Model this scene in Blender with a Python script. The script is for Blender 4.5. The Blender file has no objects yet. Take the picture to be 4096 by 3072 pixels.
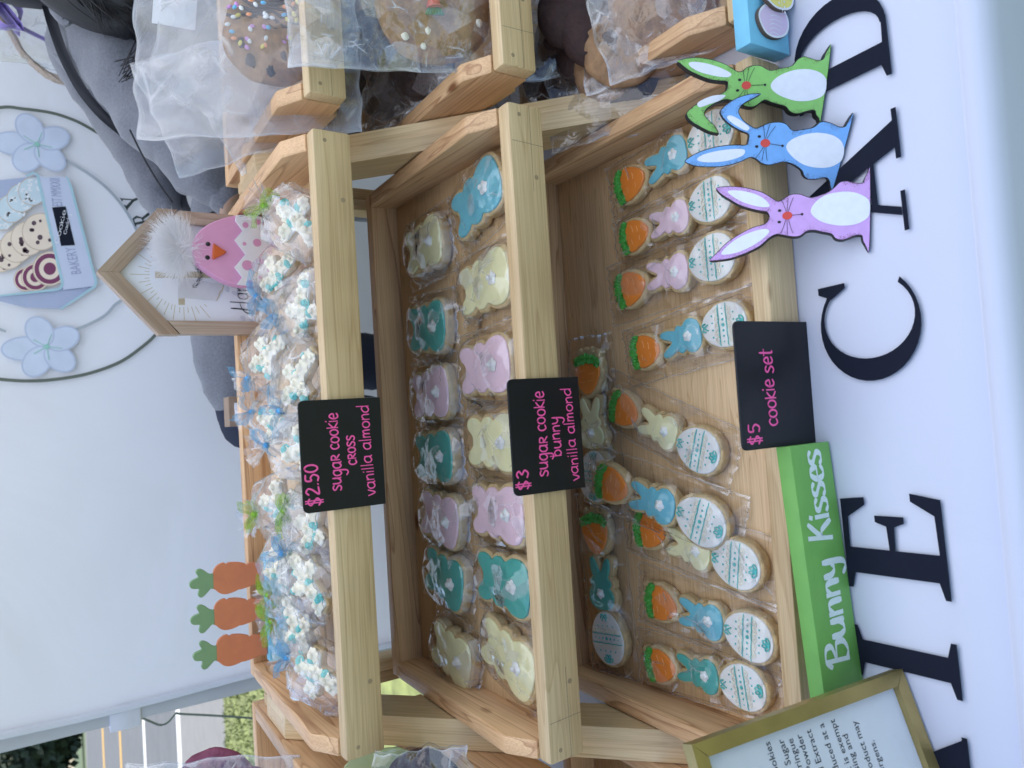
import bpy, math, random
from mathutils import Vector as V, Matrix, noise
from mathutils.geometry import tessellate_polygon

SC = bpy.context.scene
COL = SC.collection
# ------------------------------------------------------------------ camera
FPX = 2939.4
CAM = V((.0176, 0, .5926))
PIT, ROL, YAW = [math.radians(a) for a in (31.9165, -2.356, -2.4894)]
FW = V((-math.sin(YAW) * math.cos(PIT), math.cos(YAW) * math.cos(PIT), -math.sin(PIT)))
_r = V((math.cos(YAW), math.sin(YAW), 0)); _u = _r.cross(FW)
RT = _r * math.cos(ROL) + _u * math.sin(ROL)
UP = -_r * math.sin(ROL) + _u * math.cos(ROL)
cd = bpy.data.cameras.new('camera'); cam = bpy.data.objects.new('camera', cd); COL.objects.link(cam)
m3 = Matrix((-UP, RT, -FW)).transposed()          # the phone was held upright: world up points to the picture's left
cam.matrix_world = Matrix.Translation(CAM) @ m3.to_4x4()
cd.sensor_fit = 'HORIZONTAL'; cd.sensor_width = 36; cd.lens = FPX / 4096 * 36
cd.clip_start = .01; cd.clip_end = 1000
cd.dof.use_dof = True; cd.dof.focus_distance = .80; cd.dof.aperture_fstop = 9
SC.camera = cam
# ------------------------------------------------------------------ light
w = bpy.data.worlds.new('World'); SC.world = w; w.use_nodes = True
nt = w.node_tree; bg = nt.nodes['Background']
sky = nt.nodes.new('ShaderNodeTexSky'); sky.sky_type = 'NISHITA'; sky.sun_disc = False
SUN_EL, SUN_AZ = math.radians(64), math.radians(25)      # azimuth: compass angle the light comes from (+Y = 0)
sky.sun_elevation = SUN_EL; sky.sun_rotation = SUN_AZ
sky.air_density = 1.0; sky.dust_density = 1.0; sky.ozone_density = 1.0
nt.links.new(sky.outputs[0], bg.inputs[0]); bg.inputs[1].default_value = .15
sl = bpy.data.lights.new('sun', 'SUN'); so = bpy.data.objects.new('sun', sl); COL.objects.link(so)
sl.energy = 4.0; sl.angle = math.radians(12); sl.color = (1, .95, .87)
sd = V((math.sin(SUN_AZ) * math.cos(SUN_EL), math.cos(SUN_AZ) * math.cos(SUN_EL), math.sin(SUN_EL)))
so.rotation_euler = sd.to_track_quat('Z', 'Y').to_euler()
so.location = sd * 5
SC.view_settings.view_transform = 'Standard'; SC.view_settings.look = 'None'
SC.view_settings.exposure = 0.95; SC.view_settings.gamma = 1; SC.view_settings.use_curve_mapping = False
SC.render.engine = 'CYCLES'
SC.cycles.use_denoising = True; SC.cycles.max_bounces = 10; SC.cycles.transparent_max_bounces = 32
SC.cycles.caustics_reflective = False; SC.cycles.caustics_refractive = False

# ------------------------------------------------------------------ helpers
rnd = random.Random(7)
def hit(x, y, P0, N):
    d = FW + RT * ((1536 - y) / FPX) - UP * ((x - 2048) / FPX)
    return CAM + d * (((V(P0) - CAM).dot(N)) / d.dot(N))
def onY(x, y, Y): return hit(x, y, (0, Y, 0), V((0, 1, 0)))
def onZ(x, y, Z=0): return hit(x, y, (0, 0, Z), V((0, 0, 1)))
class Fr:
    """a plane with a place of its own: P0 origin, ex right, ey up, n towards the viewer"""
    def __init__(s, P0, ex=(1, 0, 0), ey=(0, 0, 1)):
        s.P = V(P0); s.ex = V(ex).normalized(); ey = V(ey)
        s.ey = (ey - s.ex * ey.dot(s.ex)).normalized(); s.n = s.ex.cross(s.ey)
        s.M = Matrix.Translation(s.P) @ Matrix((s.ex, s.ey, s.n)).transposed().to_4x4()
    def at(s, x, y, off=0):
        q = hit(x, y, s.P + s.n * off, s.n) - s.P
        return (q.dot(s.ex), q.dot(s.ey))
    def w(s, a, b, c=0): return s.P + s.ex * a + s.ey * b + s.n * c
def lin(r, g, b):
    f = lambda c: (c / 255 / 12.92) if c / 255 <= .04045 else ((c / 255 + .055) / 1.055) ** 2.4
    return (f(r), f(g), f(b))
def setp(o, label=None, cat=None, group=None, kind=None):
    if label: o['label'] = label
    if cat: o['category'] = cat
    if group: o['group'] = group
    if kind: o['kind'] = kind
    return o
def link(name, me, mats=None, parent=None, M=None, label=None):
    o = bpy.data.objects.new(name, me); COL.objects.link(o)
    if mats is not None and not len(me.materials):
        for m in (mats if isinstance(mats, (list, tuple)) else [mats]): me.materials.append(m)
    if parent: o.parent = parent
    if M is not None: o.matrix_local = M
    if label: o['label'] = label
    return o
def thing(name, label, cat, M=None, group=None):
    o = bpy.data.objects.new(name, None); COL.objects.link(o); o.empty_display_size = .02
    if M is not None: o.matrix_world = M
    return setp(o, label, cat, group)
class MB:
    def __init__(s): s.v = []; s.f = []; s.m = []
    def add(s, vs, fs, mi=0, M=None):
        b = len(s.v); s.v += [tuple(M @ V(q)) if M else tuple(q) for q in vs]
        s.f += [tuple(i + b for i in f) for f in fs]
        s.m += mi if isinstance(mi, list) else [mi] * len(fs); return s
    def mesh(s, name, smooth=True, sharp=40):
        me = bpy.data.meshes.new(name); me.from_pydata(s.v, [], s.f)
        for p, k in zip(me.polygons, s.m): p.material_index = k; p.use_smooth = smooth
        me.update()
        if smooth and sharp: me.set_sharp_from_angle(angle=math.radians(sharp))
        return me
def crv(pts, n=4, closed=True):
    """Catmull-Rom through the points"""
    out = []; N = len(pts)
    rng = range(N if closed else N - 1)
    for i in rng:
        g = (lambda k: pts[k % N]) if closed else (lambda k: pts[min(max(k, 0), N - 1)])
        p0, p1, p2, p3 = [V(g(i + k)) for k in (-1, 0, 1, 2)]
        for j in range(n):
            t = j / n
            q = .5 * ((2 * p1) + (p2 - p0) * t + (2 * p0 - 5 * p1 + 4 * p2 - p3) * t * t + (3 * p1 - p0 - 3 * p2 + p3) * t ** 3)
            out.append(tuple(q))
    if not closed: out.append(tuple(pts[-1]))
    return out
def ccw(p):
    a = sum(p[i][0] * p[(i + 1) % len(p)][1] - p[(i + 1) % len(p)][0] * p[i][1] for i in range(len(p)))
    return p if a > 0 else p[::-1]
def normals(p):
    N = len(p); out = []
    for i in range(N):
        a, b = V(p[i - 1][:2]), V(p[(i + 1) % N][:2]); d = (b - a)
        d = d.normalized() if d.length > 1e-9 else V((1, 0)); out.append(V((d[1], -d[0])))
    return out
def tess(p):
    """triangles of a flat outline, concave ones too"""
    return [tuple(t) for t in tessellate_polygon([[V((q[0], q[1], 0)) for q in p]])]
def dist_out(q, p):
    b = 9
    for i in range(len(p)):
        a, c = V(p[i - 1]), V(p[i]); d = c - a; t = min(1, max(0, (q - a).dot(d) / max(1e-12, d.dot(d)))); b = min(b, (q - a - d * t).length)
    return b
def insets(p, nn, r):
    """how far each outline point can move inwards, up to r, before it meets the far side"""
    out = []
    for i in range(len(p)):
        k = r
        for _ in range(7):
            if dist_out(V(p[i]) - nn[i] * k, p) > k * .8: break
            k *= .65
        out.append(k)
    return out
def slab(p, z0, z1, bev=.001, segs=2, rim=0, top=0, side=0, rimi=0, bot=True, wob=0, botbev=0, mb=None, seed=0):
    p = ccw([q[:2] for q in p]); p = [q for i, q in enumerate(p) if (V(q) - V(p[i - 1])).length > 1e-6]; nn = normals(p); N = len(p); mb = mb or MB()
    lim = insets(p, nn, max(bev + rim, botbev))
    rings = []; h = z1 - z0
    if botbev: rings.append((botbev, z0)); rings.append((botbev * .3, z0 + botbev * .7)); rings.append((0, z0 + botbev * 1.6))
    else: rings.append((0, z0))
    if wob:
        for k in (.35, .65): rings.append((0, z0 + botbev + (h - botbev - bev) * k))
    ids = [side] * len(rings)
    for k in range(segs + 1):
        a = math.pi / 2 * k / segs; rings.append((bev * (1 - math.cos(a)), z1 - bev + bev * math.sin(a))); ids.append(side if k < segs else side)
    if rim: rings.append((bev + rim, z1)); ids.append(rimi)
    vs = []; fs = []; mi = []
    for r, (ins, z) in enumerate(rings):
        for i in range(N):
            q = V(p[i]) - nn[i] * min(ins, lim[i])
            dz = 0
            if wob:
                q += nn[i] * wob * noise.noise(V((q[0] * 220 + seed, q[1] * 220, z * 260)))
                dz = wob * .8 * noise.noise(V((q[0] * 150, q[1] * 150 + seed, 7)))  if z > z0 + 1e-6 else 0
            vs.append((q[0], q[1], z + dz))
    for r in range(len(rings) - 1):
        for i in range(N):
            j = (i + 1) % N; fs.append((r * N + i, r * N + j, (r + 1) * N + j, (r + 1) * N + i)); mi.append(ids[r + 1] if r + 1 < len(ids) else top)
    R = len(rings) - 1
    cap = [vs[R * N + i] for i in range(N)]
    for t in tess(cap):
        a, b, c = [V(cap[k][:2]) for k in t]
        if (b - a).cross(c - a) < 0: t = t[::-1]
        fs.append(tuple(R * N + k for k in t)); mi.append(top)
    if bot:
        for t in tess(vs[:N]):
            a, b, c = [V(vs[k][:2]) for k in t]
            if (b - a).cross(c - a) > 0: t = t[::-1]
            fs.append(tuple(t)); mi.append(side)
    mb.add(vs, fs, mi); return mb
def tube(pts, r, n=6, closed=False, mb=None, mi=0, flat=1.0):
    mb = mb or MB(); pts = [V(q) if len(q) == 3 else V((q[0], q[1], 0)) for q in pts]; N = len(pts); vs = []; fs = []
    rr = r if callable(r) else (lambda t: r)
    up0 = V((0, 0, 1))
    for i, q in enumerate(pts):
        a = pts[i - 1] if (i or closed) else pts[0]; b = pts[(i + 1) % N] if (i < N - 1 or closed) else pts[-1]
        t = (b - a); t = t.normalized() if t.length > 1e-9 else V((1, 0, 0))
        u = up0 - t * up0.dot(t)
        if u.length < .1: u = V((0, 1, 0)) - t * t[1]
        u.normalize(); s = t.cross(u); R = rr(i / max(1, N - 1))
        for k in range(n):
            an = 2 * math.pi * k / n; vs.append(q + s * (R * math.cos(an)) + u * (R * flat * math.sin(an)))
    for i in range(N if closed else N - 1):
        j = (i + 1) % N
        for k in range(n): l = (k + 1) % n; fs.append((i * n + k, i * n + l, j * n + l, j * n + k))
    if not closed: fs.append(tuple(range(n))[::-1]); fs.append(tuple((N - 1) * n + k for k in range(n)))
    return mb.add(vs, fs, mi)
def ball(c, r, nu=8, nv=5, mb=None, mi=0, half=False, wob=0, seed=0):
    mb = mb or MB(); r = r if isinstance(r, (tuple, list)) else (r, r, r); vs = []; fs = []
    lo = 0 if half else -math.pi / 2
    for j in range(nv + 1):
        a = lo + (math.pi / 2 - lo) * j / nv
        for i in range(nu):
            b = 2 * math.pi * i / nu
            d = V((math.cos(a) * math.cos(b), math.cos(a) * math.sin(b), math.sin(a)))
            k = 1 + (wob * noise.noise(d * 2.3 + V((seed, seed * .7, 0))) if wob else 0)
            vs.append((c[0] + d[0] * r[0] * k, c[1] + d[1] * r[1] * k, c[2] + d[2] * r[2] * k))
    for j in range(nv):
        for i in range(nu):
            k = (i + 1) % nu; fs.append((j * nu + i, j * nu + k, (j + 1) * nu + k, (j + 1) * nu + i))
    return mb.add(vs, fs, mi)
def flatpoly(p, z, mb=None, mi=0):
    p = ccw([q[:2] for q in p]); mb = mb or MB(); return mb.add([(q[0], q[1], z) for q in p], [t if (V(p[t[1]]) - V(p[t[0]])).cross(V(p[t[2]]) - V(p[t[0]])) > 0 else t[::-1] for t in tess(p)], mi)
def flatline(pts, wd, z, mb=None, mi=0, callig=0):
    """a pen stroke lying on its plane"""
    mb = mb or MB(); pts = [V(q[:2]) for q in pts]; N = len(pts); vs = []; fs = []
    for i, q in enumerate(pts):
        t = pts[min(i + 1, N - 1)] - pts[max(i - 1, 0)]
        t = t.normalized() if t.length > 1e-9 else V((1, 0)); s = V((-t[1], t[0]))
        ww = wd / 2 * ((1 - callig) + callig * abs(t[1])) if callig else wd / 2
        if i in (0, N - 1): q = q + t * (ww * .6 if i else -ww * .6); ww *= .7
        vs += [(q[0] + s[0] * ww, q[1] + s[1] * ww, z), (q[0] - s[0] * ww, q[1] - s[1] * ww, z)]
    for i in range(N - 1): fs.append((2 * i + 1, 2 * i + 3, 2 * i + 2, 2 * i))
    return mb.add(vs, fs, mi)
def ell(cx, cy, rx, ry, n=16, rot=0):
    c, s = math.cos(rot), math.sin(rot)
    return [(cx + rx * math.cos(a) * c - ry * math.sin(a) * s, cy + rx * math.cos(a) * s + ry * math.sin(a) * c) for a in [2 * math.pi * i / n for i in range(n)]]
def box(x0, x1, y0, y1, z0, z1, bev=.0015, mb=None, mi=0):
    """a box with eased edges"""
    import bmesh
    bm = bmesh.new(); bmesh.ops.create_cube(bm, size=1)
    for v in bm.verts: v.co = V(((x0 + x1) / 2 + v.co.x * (x1 - x0), (y0 + y1) / 2 + v.co.y * (y1 - y0), (z0 + z1) / 2 + v.co.z * (z1 - z0)))
    if bev: bmesh.ops.bevel(bm, geom=bm.edges[:], offset=bev, segments=2, affect='EDGES', profile=.5)
    mb = mb or MB(); bm.verts.index_update()
    mb.add([v.co[:] for v in bm.verts], [[v.index for v in f.verts] for f in bm.faces], mi); bm.free(); return mb

# ------------------------------------------------------------------ materials
def nodes(name):
    m = bpy.data.materials.new(name); m.use_nodes = True; t = m.node_tree
    return m, t, t.nodes['Principled BSDF']
def pm(name, col, rough=.5, var=.08, scale=60, bump=0, bscale=300, spec=.5, metal=0, sss=0, sheen=0, coords='Object', trans=0):
    m, t, b = nodes(name); N = t.nodes.new; L = t.links.new
    tc = N('ShaderNodeTexCoord'); nz = N('ShaderNodeTexNoise'); nz.inputs['Scale'].default_value = scale; nz.inputs['Detail'].default_value = 5
    L(tc.outputs[coords], nz.inputs['Vector'])
    cr = N('ShaderNodeValToRGB'); e = cr.color_ramp.elements
    e[0].position = .3; e[1].position = .7
    e[0].color = (*[c * (1 - var) for c in col], 1); e[1].color = (*[min(1, c * (1 + var)) for c in col], 1)
    L(nz.outputs['Fac'], cr.inputs[0]); L(cr.outputs[0], b.inputs['Base Color'])
    b.inputs['Roughness'].default_value = rough; b.inputs['Metallic'].default_value = metal; b.inputs['Specular IOR Level'].default_value = spec
    if sss: b.inputs['Subsurface Weight'].default_value = sss; b.inputs['Subsurface Scale'].default_value = .004; b.inputs['Subsurface Radius'].default_value = (1, .6, .4)
    if sheen: b.inputs['Sheen Weight'].default_value = sheen; b.inputs['Sheen Roughness'].default_value = .6
    if bump:
        n2 = N('ShaderNodeTexNoise'); n2.inputs['Scale'].default_value = bscale; n2.inputs['Detail'].default_value = 4
        L(tc.outputs[coords], n2.inputs['Vector']); bp = N('ShaderNodeBump'); bp.inputs['Strength'].default_value = bump; bp.inputs['Distance'].default_value = .002
        L(n2.outputs['Fac'], bp.inputs['Height']); L(bp.outputs[0], b.inputs['Normal'])
    return m
def wood(name, light, dark, rough=.45, sc=1.0, contrast=1.0):
    """pine: grain runs along the board's own x; rings from a stretched wave, flecks from stretched noise"""
    m, t, b = nodes(name); N = t.nodes.new; L = t.links.new
    tc = N('ShaderNodeTexCoord'); oi = N('ShaderNodeObjectInfo')
    rv = N('ShaderNodeVectorMath'); rv.operation = 'SCALE'; rv.inputs[0].default_value = (3.1, 1.7, 2.3); L(oi.outputs['Random'], rv.inputs['Scale'])
    ad = N('ShaderNodeVectorMath'); ad.operation = 'ADD'; L(tc.outputs['Object'], ad.inputs[0]); L(rv.outputs[0], ad.inputs[1])
    mp = N('ShaderNodeMapping'); mp.inputs['Scale'].default_value = (1.6 * sc, 30 * sc, 30 * sc); L(ad.outputs[0], mp.inputs['Vector'])
    nz = N('ShaderNodeTexNoise'); nz.inputs['Scale'].default_value = .8; nz.inputs['Detail'].default_value = 2; nz.inputs['Distortion'].default_value = .4
    L(mp.outputs[0], nz.inputs['Vector'])
    mu = N('ShaderNodeMath'); mu.operation = 'MULTIPLY'; mu.inputs[1].default_value = 9; L(nz.outputs['Fac'], mu.inputs[0])
    fr = N('ShaderNodeMath'); fr.operation = 'FRACT'; L(mu.outputs[0], fr.inputs[0])
    cr = N('ShaderNodeValToRGB'); e = cr.color_ramp.elements
    mid = [light[i] * .55 + dark[i] * .45 for i in range(3)]
    e[0].position = 0; e[0].color = (*light, 1); e[1].position = .82; e[1].color = (*[light[i] * (1 - .6 * contrast) + mid[i] * .6 * contrast for i in range(3)], 1)
    x = e.new(.95); x.color = (*[light[i] * (1 - contrast) + dark[i] * contrast for i in range(3)], 1); x = e.new(1.0); x.color = (*light, 1)
    L(fr.outputs[0], cr.inputs[0])
    m2 = N('ShaderNodeMapping'); m2.inputs['Scale'].default_value = (12, 700, 700); L(ad.outputs[0], m2.inputs['Vector'])
    n2 = N('ShaderNodeTexNoise'); n2.inputs['Scale'].default_value = 1; n2.inputs['Detail'].default_value = 3; L(m2.outputs[0], n2.inputs['Vector'])
    c2 = N('ShaderNodeValToRGB'); c2.color_ramp.elements[0].position = .3; c2.color_ramp.elements[0].color = (.80, .76, .70, 1); c2.color_ramp.elements[1].position = .6; c2.color_ramp.elements[1].color = (1, 1, 1, 1)
    L(n2.outputs['Fac'], c2.inputs[0])
    n3 = N('ShaderNodeTexNoise'); n3.inputs['Scale'].default_value = 7; n3.inputs['Detail'].default_value = 2; L(ad.outputs[0], n3.inputs['Vector'])
    c3 = N('ShaderNodeValToRGB'); c3.color_ramp.elements[0].position = .3; c3.color_ramp.elements[0].color = (.86, .82, .78, 1); c3.color_ramp.elements[1].position = .7; c3.color_ramp.elements[1].color = (1.06, 1.06, 1.06, 1)
    L(n3.outputs['Fac'], c3.inputs[0])
    # knots
    vo = N('ShaderNodeTexVoronoi'); vo.inputs['Scale'].default_value = 1; mk = N('ShaderNodeMapping'); mk.inputs['Scale'].default_value = (5, 12, 12); L(ad.outputs[0], mk.inputs['Vector']); L(mk.outputs[0], vo.inputs['Vector'])
    ck = N('ShaderNodeValToRGB'); ck.color_ramp.elements[0].position = .035; ck.color_ramp.elements[0].color = (.30, .17, .10, 1); ck.color_ramp.elements[1].position = .085; ck.color_ramp.elements[1].color = (1, 1, 1, 1)
    L(vo.outputs['Distance'], ck.inputs[0])
    col = cr.outputs[0]
    for c in (c2, c3, ck):
        mx = N('ShaderNodeMix'); mx.data_type = 'RGBA'; mx.blend_type = 'MULTIPLY'; mx.inputs[0].default_value = 1
        L(col, mx.inputs[6]); L(c.outputs[0], mx.inputs[7]); col = mx.outputs[2]
    hs = N('ShaderNodeHueSaturation'); mr = N('ShaderNodeMapRange'); mr.inputs[3].default_value = .9; mr.inputs[4].default_value = 1.1; L(oi.outputs['Random'], mr.inputs[0]); L(mr.outputs[0], hs.inputs['Value']); L(col, hs.inputs['Color'])
    L(hs.outputs[0], b.inputs['Base Color'])
    b.inputs['Roughness'].default_value = rough
    bp = N('ShaderNodeBump'); bp.inputs['Strength'].default_value = .25; bp.inputs['Distance'].default_value = .0006; L(n2.outputs['Fac'], bp.inputs['Height']); L(bp.outputs[0], b.inputs['Normal'])
    return m
def cello(name, tint=(.97, .97, .97), fac=1.6, rough=.06, bscale=55, bstr=.5, haze=0.0, hazecol=(.9, .9, .95), fold=24, foldglint=.5, facet=.32, border=.5, glare=.0):
    m, t, b = nodes(name); N = t.nodes.new; L = t.links.new; t.nodes.remove(b); out = t.nodes['Material Output']
    tc = N('ShaderNodeTexCoord'); oi = N('ShaderNodeObjectInfo')
    ad = N('ShaderNodeVectorMath'); ad.operation = 'ADD'; L(tc.outputs['Object'], ad.inputs[0]); L(oi.outputs['Random'], ad.inputs[1])
    n1 = N('ShaderNodeTexNoise'); n1.inputs['Scale'].default_value = bscale; n1.inputs['Detail'].default_value = 3; n1.inputs['Distortion'].default_value = 1.2; L(ad.outputs[0], n1.inputs['Vector'])
    v1 = N('ShaderNodeTexVoronoi'); v1.feature = 'F1'; v1.inputs['Scale'].default_value = bscale * 1.1; L(ad.outputs[0], v1.inputs['Vector'])
    bq = N('ShaderNodeBump'); bq.inputs['Strength'].default_value = bstr; bq.inputs['Distance'].default_value = .005; L(n1.outputs['Fac'], bq.inputs['Height'])
    # flat facets between creases, each tilted its own way
    fa = N('ShaderNodeVectorMath'); fa.operation = 'SUBTRACT'; L(v1.outputs['Color'], fa.inputs[0]); fa.inputs[1].default_value = (.5, .5, .5)
    fb = N('ShaderNodeVectorMath'); fb.operation = 'MULTIPLY_ADD'; L(fa.outputs[0], fb.inputs[0]); fb.inputs[1].default_value = (facet, facet, facet); L(bq.outputs[0], fb.inputs[2])
    bp = N('ShaderNodeVectorMath'); bp.operation = 'NORMALIZE'; L(fb.outputs[0], bp.inputs[0])
    ge = N('ShaderNodeNewGeometry'); dt = N('ShaderNodeVectorMath'); dt.operation = 'DOT_PRODUCT'; L(bp.outputs[0], dt.inputs[0]); L(ge.outputs['Incoming'], dt.inputs[1])
    def mth(op, a_, b_=None):
        k = N('ShaderNodeMath'); k.operation = op
        for i_, q in enumerate((a_, b_)):
            if q is None: continue
            if isinstance(q, (int, float)): k.inputs[i_].default_value = q
            else: L(q, k.inputs[i_])
        return k.outputs[0]
    c_ = mth('ABSOLUTE', dt.outputs['Value']); f_ = mth('POWER', mth('SUBTRACT', 1.0, c_), 4.5)
    f_ = mth('ADD', mth('MULTIPLY', f_, .75), .045)
    mu = N('ShaderNodeMath'); mu.operation = 'MULTIPLY'; mu.inputs[1].default_value = fac; mu.use_clamp = True; L(f_, mu.inputs[0])
    tr = N('ShaderNodeBsdfTransparent'); tr.inputs[0].default_value = (*tint, 1)
    gl = N('ShaderNodeBsdfGlossy'); gl.inputs['Roughness'].default_value = rough; L(bp.outputs[0], gl.inputs['Normal'])
    base = tr.outputs[0]
    if haze:
        df = N('ShaderNodeBsdfDiffuse'); df.inputs[0].default_value = (*hazecol, 1); tl = N('ShaderNodeBsdfTranslucent'); tl.inputs[0].default_value = (*hazecol, 1)
        dm = N('ShaderNodeMixShader'); L(df.outputs[0], dm.inputs[1]); L(tl.outputs[0], dm.inputs[2])
        hr = N('ShaderNodeMapRange'); hr.inputs[1].default_value = .35; hr.inputs[2].default_value = .75; hr.inputs[3].default_value = haze * .4; hr.inputs[4].default_value = haze * 1.6; L(n1.outputs['Fac'], hr.inputs[0])
        m0 = N('ShaderNodeMixShader'); L(hr.outputs[0], m0.inputs[0]); L(tr.outputs[0], m0.inputs[1]); L(dm.outputs[0], m0.inputs[2]); base = m0.outputs[0]
    if glare:    # here and there a facet painted whitish, in place of a bright reflection
        sx_ = N('ShaderNodeSeparateColor'); L(v1.outputs['Color'], sx_.inputs[0]); pk_ = mth('MULTIPLY', mth('GREATER_THAN', sx_.outputs[1], .80), glare)
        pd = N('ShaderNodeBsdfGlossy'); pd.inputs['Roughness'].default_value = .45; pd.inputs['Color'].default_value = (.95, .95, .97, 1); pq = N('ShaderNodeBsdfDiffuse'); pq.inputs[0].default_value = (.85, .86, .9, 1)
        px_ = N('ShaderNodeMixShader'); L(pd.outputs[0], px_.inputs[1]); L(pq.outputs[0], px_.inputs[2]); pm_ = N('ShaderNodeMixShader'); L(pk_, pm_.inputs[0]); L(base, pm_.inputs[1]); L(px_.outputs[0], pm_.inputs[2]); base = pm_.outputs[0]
    mx = N('ShaderNodeMixShader'); L(mu.outputs[0], mx.inputs[0]); L(base, mx.inputs[1]); L(gl.outputs[0], mx.inputs[2])
    # folds and the cut or sealed border, painted pale for the glints they catch
    v2 = N('ShaderNodeTexVoronoi'); v2.feature = 'DISTANCE_TO_EDGE'; v2.inputs['Scale'].default_value = fold
    wp = N('ShaderNodeVectorMath'); wp.operation = 'MULTIPLY_ADD'; L(n1.outputs['Color'], wp.inputs[0]); wp.inputs[1].default_value = (.008, .008, .008); L(ad.outputs[0], wp.inputs[2]); L(wp.outputs[0], v2.inputs['Vector'])
    n3 = N('ShaderNodeTexNoise'); n3.inputs['Scale'].default_value = fold * 1.7; L(ad.outputs[0], n3.inputs['Vector'])
    ln = N('ShaderNodeMapRange'); ln.inputs[1].default_value = .0; ln.inputs[2].default_value = .035; ln.inputs[3].default_value = 1; ln.inputs[4].default_value = 0; L(v2.outputs['Distance'], ln.inputs[0])
    gt = N('ShaderNodeMapRange'); gt.inputs[1].default_value = .5; gt.inputs[2].default_value = .62; L(n3.outputs['Fac'], gt.inputs[0])
    at = N('ShaderNodeAttribute'); at.attribute_name = 'border'
    kk = mth('MAXIMUM', mth('MULTIPLY', mth('MULTIPLY', ln.outputs[0], gt.outputs[0]), foldglint), mth('MULTIPLY', at.outputs['Fac'], border))
    g2 = N('ShaderNodeBsdfGlossy'); g2.inputs['Roughness'].default_value = .35; d2 = N('ShaderNodeBsdfDiffuse'); d2.inputs[0].default_value = (.85, .85, .87, 1); t2 = N('ShaderNodeBsdfTranslucent'); t2.inputs[0].default_value = (.85, .85, .87, 1)
    ma = N('ShaderNodeMixShader'); L(d2.outputs[0], ma.inputs[1]); L(t2.outputs[0], ma.inputs[2]); mb_ = N('ShaderNodeMixShader'); L(ma.outputs[0], mb_.inputs[1]); L(g2.outputs[0], mb_.inputs[2])
    mf = N('ShaderNodeMixShader'); L(kk, mf.inputs[0]); L(mx.outputs[0], mf.inputs[1]); L(mb_.outputs[0], mf.inputs[2]); L(mf.outputs[0], out.inputs[0])
    return m
def sheer(name, col, alpha=.38):
    """organza ribbon: thread bands thicker along the edge"""
    m, t, b = nodes(name); N = t.nodes.new; L = t.links.new; out = t.nodes['Material Output']
    b.inputs['Base Color'].default_value = (*col, 1); b.inputs['Roughness'].default_value = .4
    tl = N('ShaderNodeBsdfTranslucent'); tl.inputs[0].default_value = (*col, 1)
    a = N('ShaderNodeMixShader'); a.inputs[0].default_value = .4; L(b.outputs[0], a.inputs[1]); L(tl.outputs[0], a.inputs[2])
    tr = N('ShaderNodeBsdfTransparent'); mx = N('ShaderNodeMixShader')
    at = N('ShaderNodeAttribute'); at.attribute_name = 'across'
    wv = N('ShaderNodeMath'); wv.operation = 'SINE'; mu = N('ShaderNodeMath'); mu.operation = 'MULTIPLY'; mu.inputs[1].default_value = 28; L(at.outputs['Fac'], mu.inputs[0]); L(mu.outputs[0], wv.inputs[0])
    mr = N('ShaderNodeMapRange'); mr.inputs[1].default_value = -1; mr.inputs[2].default_value = 1; mr.inputs[3].default_value = max(0, alpha - .2); mr.inputs[4].default_value = min(1, alpha + .25); L(wv.outputs[0], mr.inputs[0])
    L(mr.outputs[0], mx.inputs[0]); L(tr.outputs[0], mx.inputs[1]); L(a.outputs[0], mx.inputs[2]); L(mx.outputs[0], out.inputs[0])
    return m
def cloth_mat(name, col, rough=.8, bump=.3, wr=3.0, trans=0.0, dist=.03):
    m, t, b = nodes(name); N = t.nodes.new; L = t.links.new; out = t.nodes['Material Output']
    tc = N('ShaderNodeTexCoord'); n1 = N('ShaderNodeTexNoise'); n1.inputs['Scale'].default_value = wr; n1.inputs['Detail'].default_value = 4; n1.inputs['Distortion'].default_value = .8; L(tc.outputs['Object'], n1.inputs['Vector'])
    b.inputs['Base Color'].default_value = (*col, 1); b.inputs['Roughness'].default_value = rough
    bp = N('ShaderNodeBump'); bp.inputs['Strength'].default_value = bump; bp.inputs['Distance'].default_value = dist; L(n1.outputs['Fac'], bp.inputs['Height']); L(bp.outputs[0], b.inputs['Normal'])
    if trans:
        tl = N('ShaderNodeBsdfTranslucent'); tl.inputs[0].default_value = (*col, 1); L(bp.outputs[0], tl.inputs[1])
        mx = N('ShaderNodeMixShader'); mx.inputs[0].default_value = trans; L(b.outputs[0], mx.inputs[1]); L(tl.outputs[0], mx.inputs[2]); L(mx.outputs[0], out.inputs[0])
    return m
PINE = wood('pine_pale', (.71, .53, .30), (.50, .32, .15), contrast=.55)
PINE_R = wood('pine_warm', (.74, .47, .25), (.42, .21, .095), contrast=.9)
PINE_F = wood('pine_floor', (.74, .53, .30), (.54, .34, .16), sc=2.2, contrast=.8)
DRIFT = wood('driftwood', lin(186, 165, 150), lin(140, 115, 98), contrast=.5)
DOUGH = pm('cookie_dough', lin(205, 178, 130), .8, .12, 90, .5, 500, sss=.1)
DOUGH_B = pm('brown_dough', lin(158, 122, 88), .85, .3, 70, 1.0, 160)
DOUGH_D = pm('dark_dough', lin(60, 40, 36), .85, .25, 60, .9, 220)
CHOC = pm('chocolate', lin(50, 36, 36), .45, .1, 80)
ICE = dict(blue=lin(114, 190, 202), teal=lin(80, 174, 160), pink=lin(238, 206, 214), yellow=lin(240, 234, 182))
ICE = {k: pm('icing_' + k, v, .42, .03, 40, .05, 200, spec=.4, sss=.15) for k, v in ICE.items()}
ORANGE = pm('icing_orange', lin(242, 140, 54), .4, .04, 40, sss=.1)
ORANGE_L = pm('icing_line', lin(250, 178, 110), .4, .03, 40)
GREEN_I = pm('icing_green', lin(70, 165, 62), .5, .12, 200)
WHITE_I = pm('icing_white', lin(240, 238, 230), .45, .02, 40, sss=.2)
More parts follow.
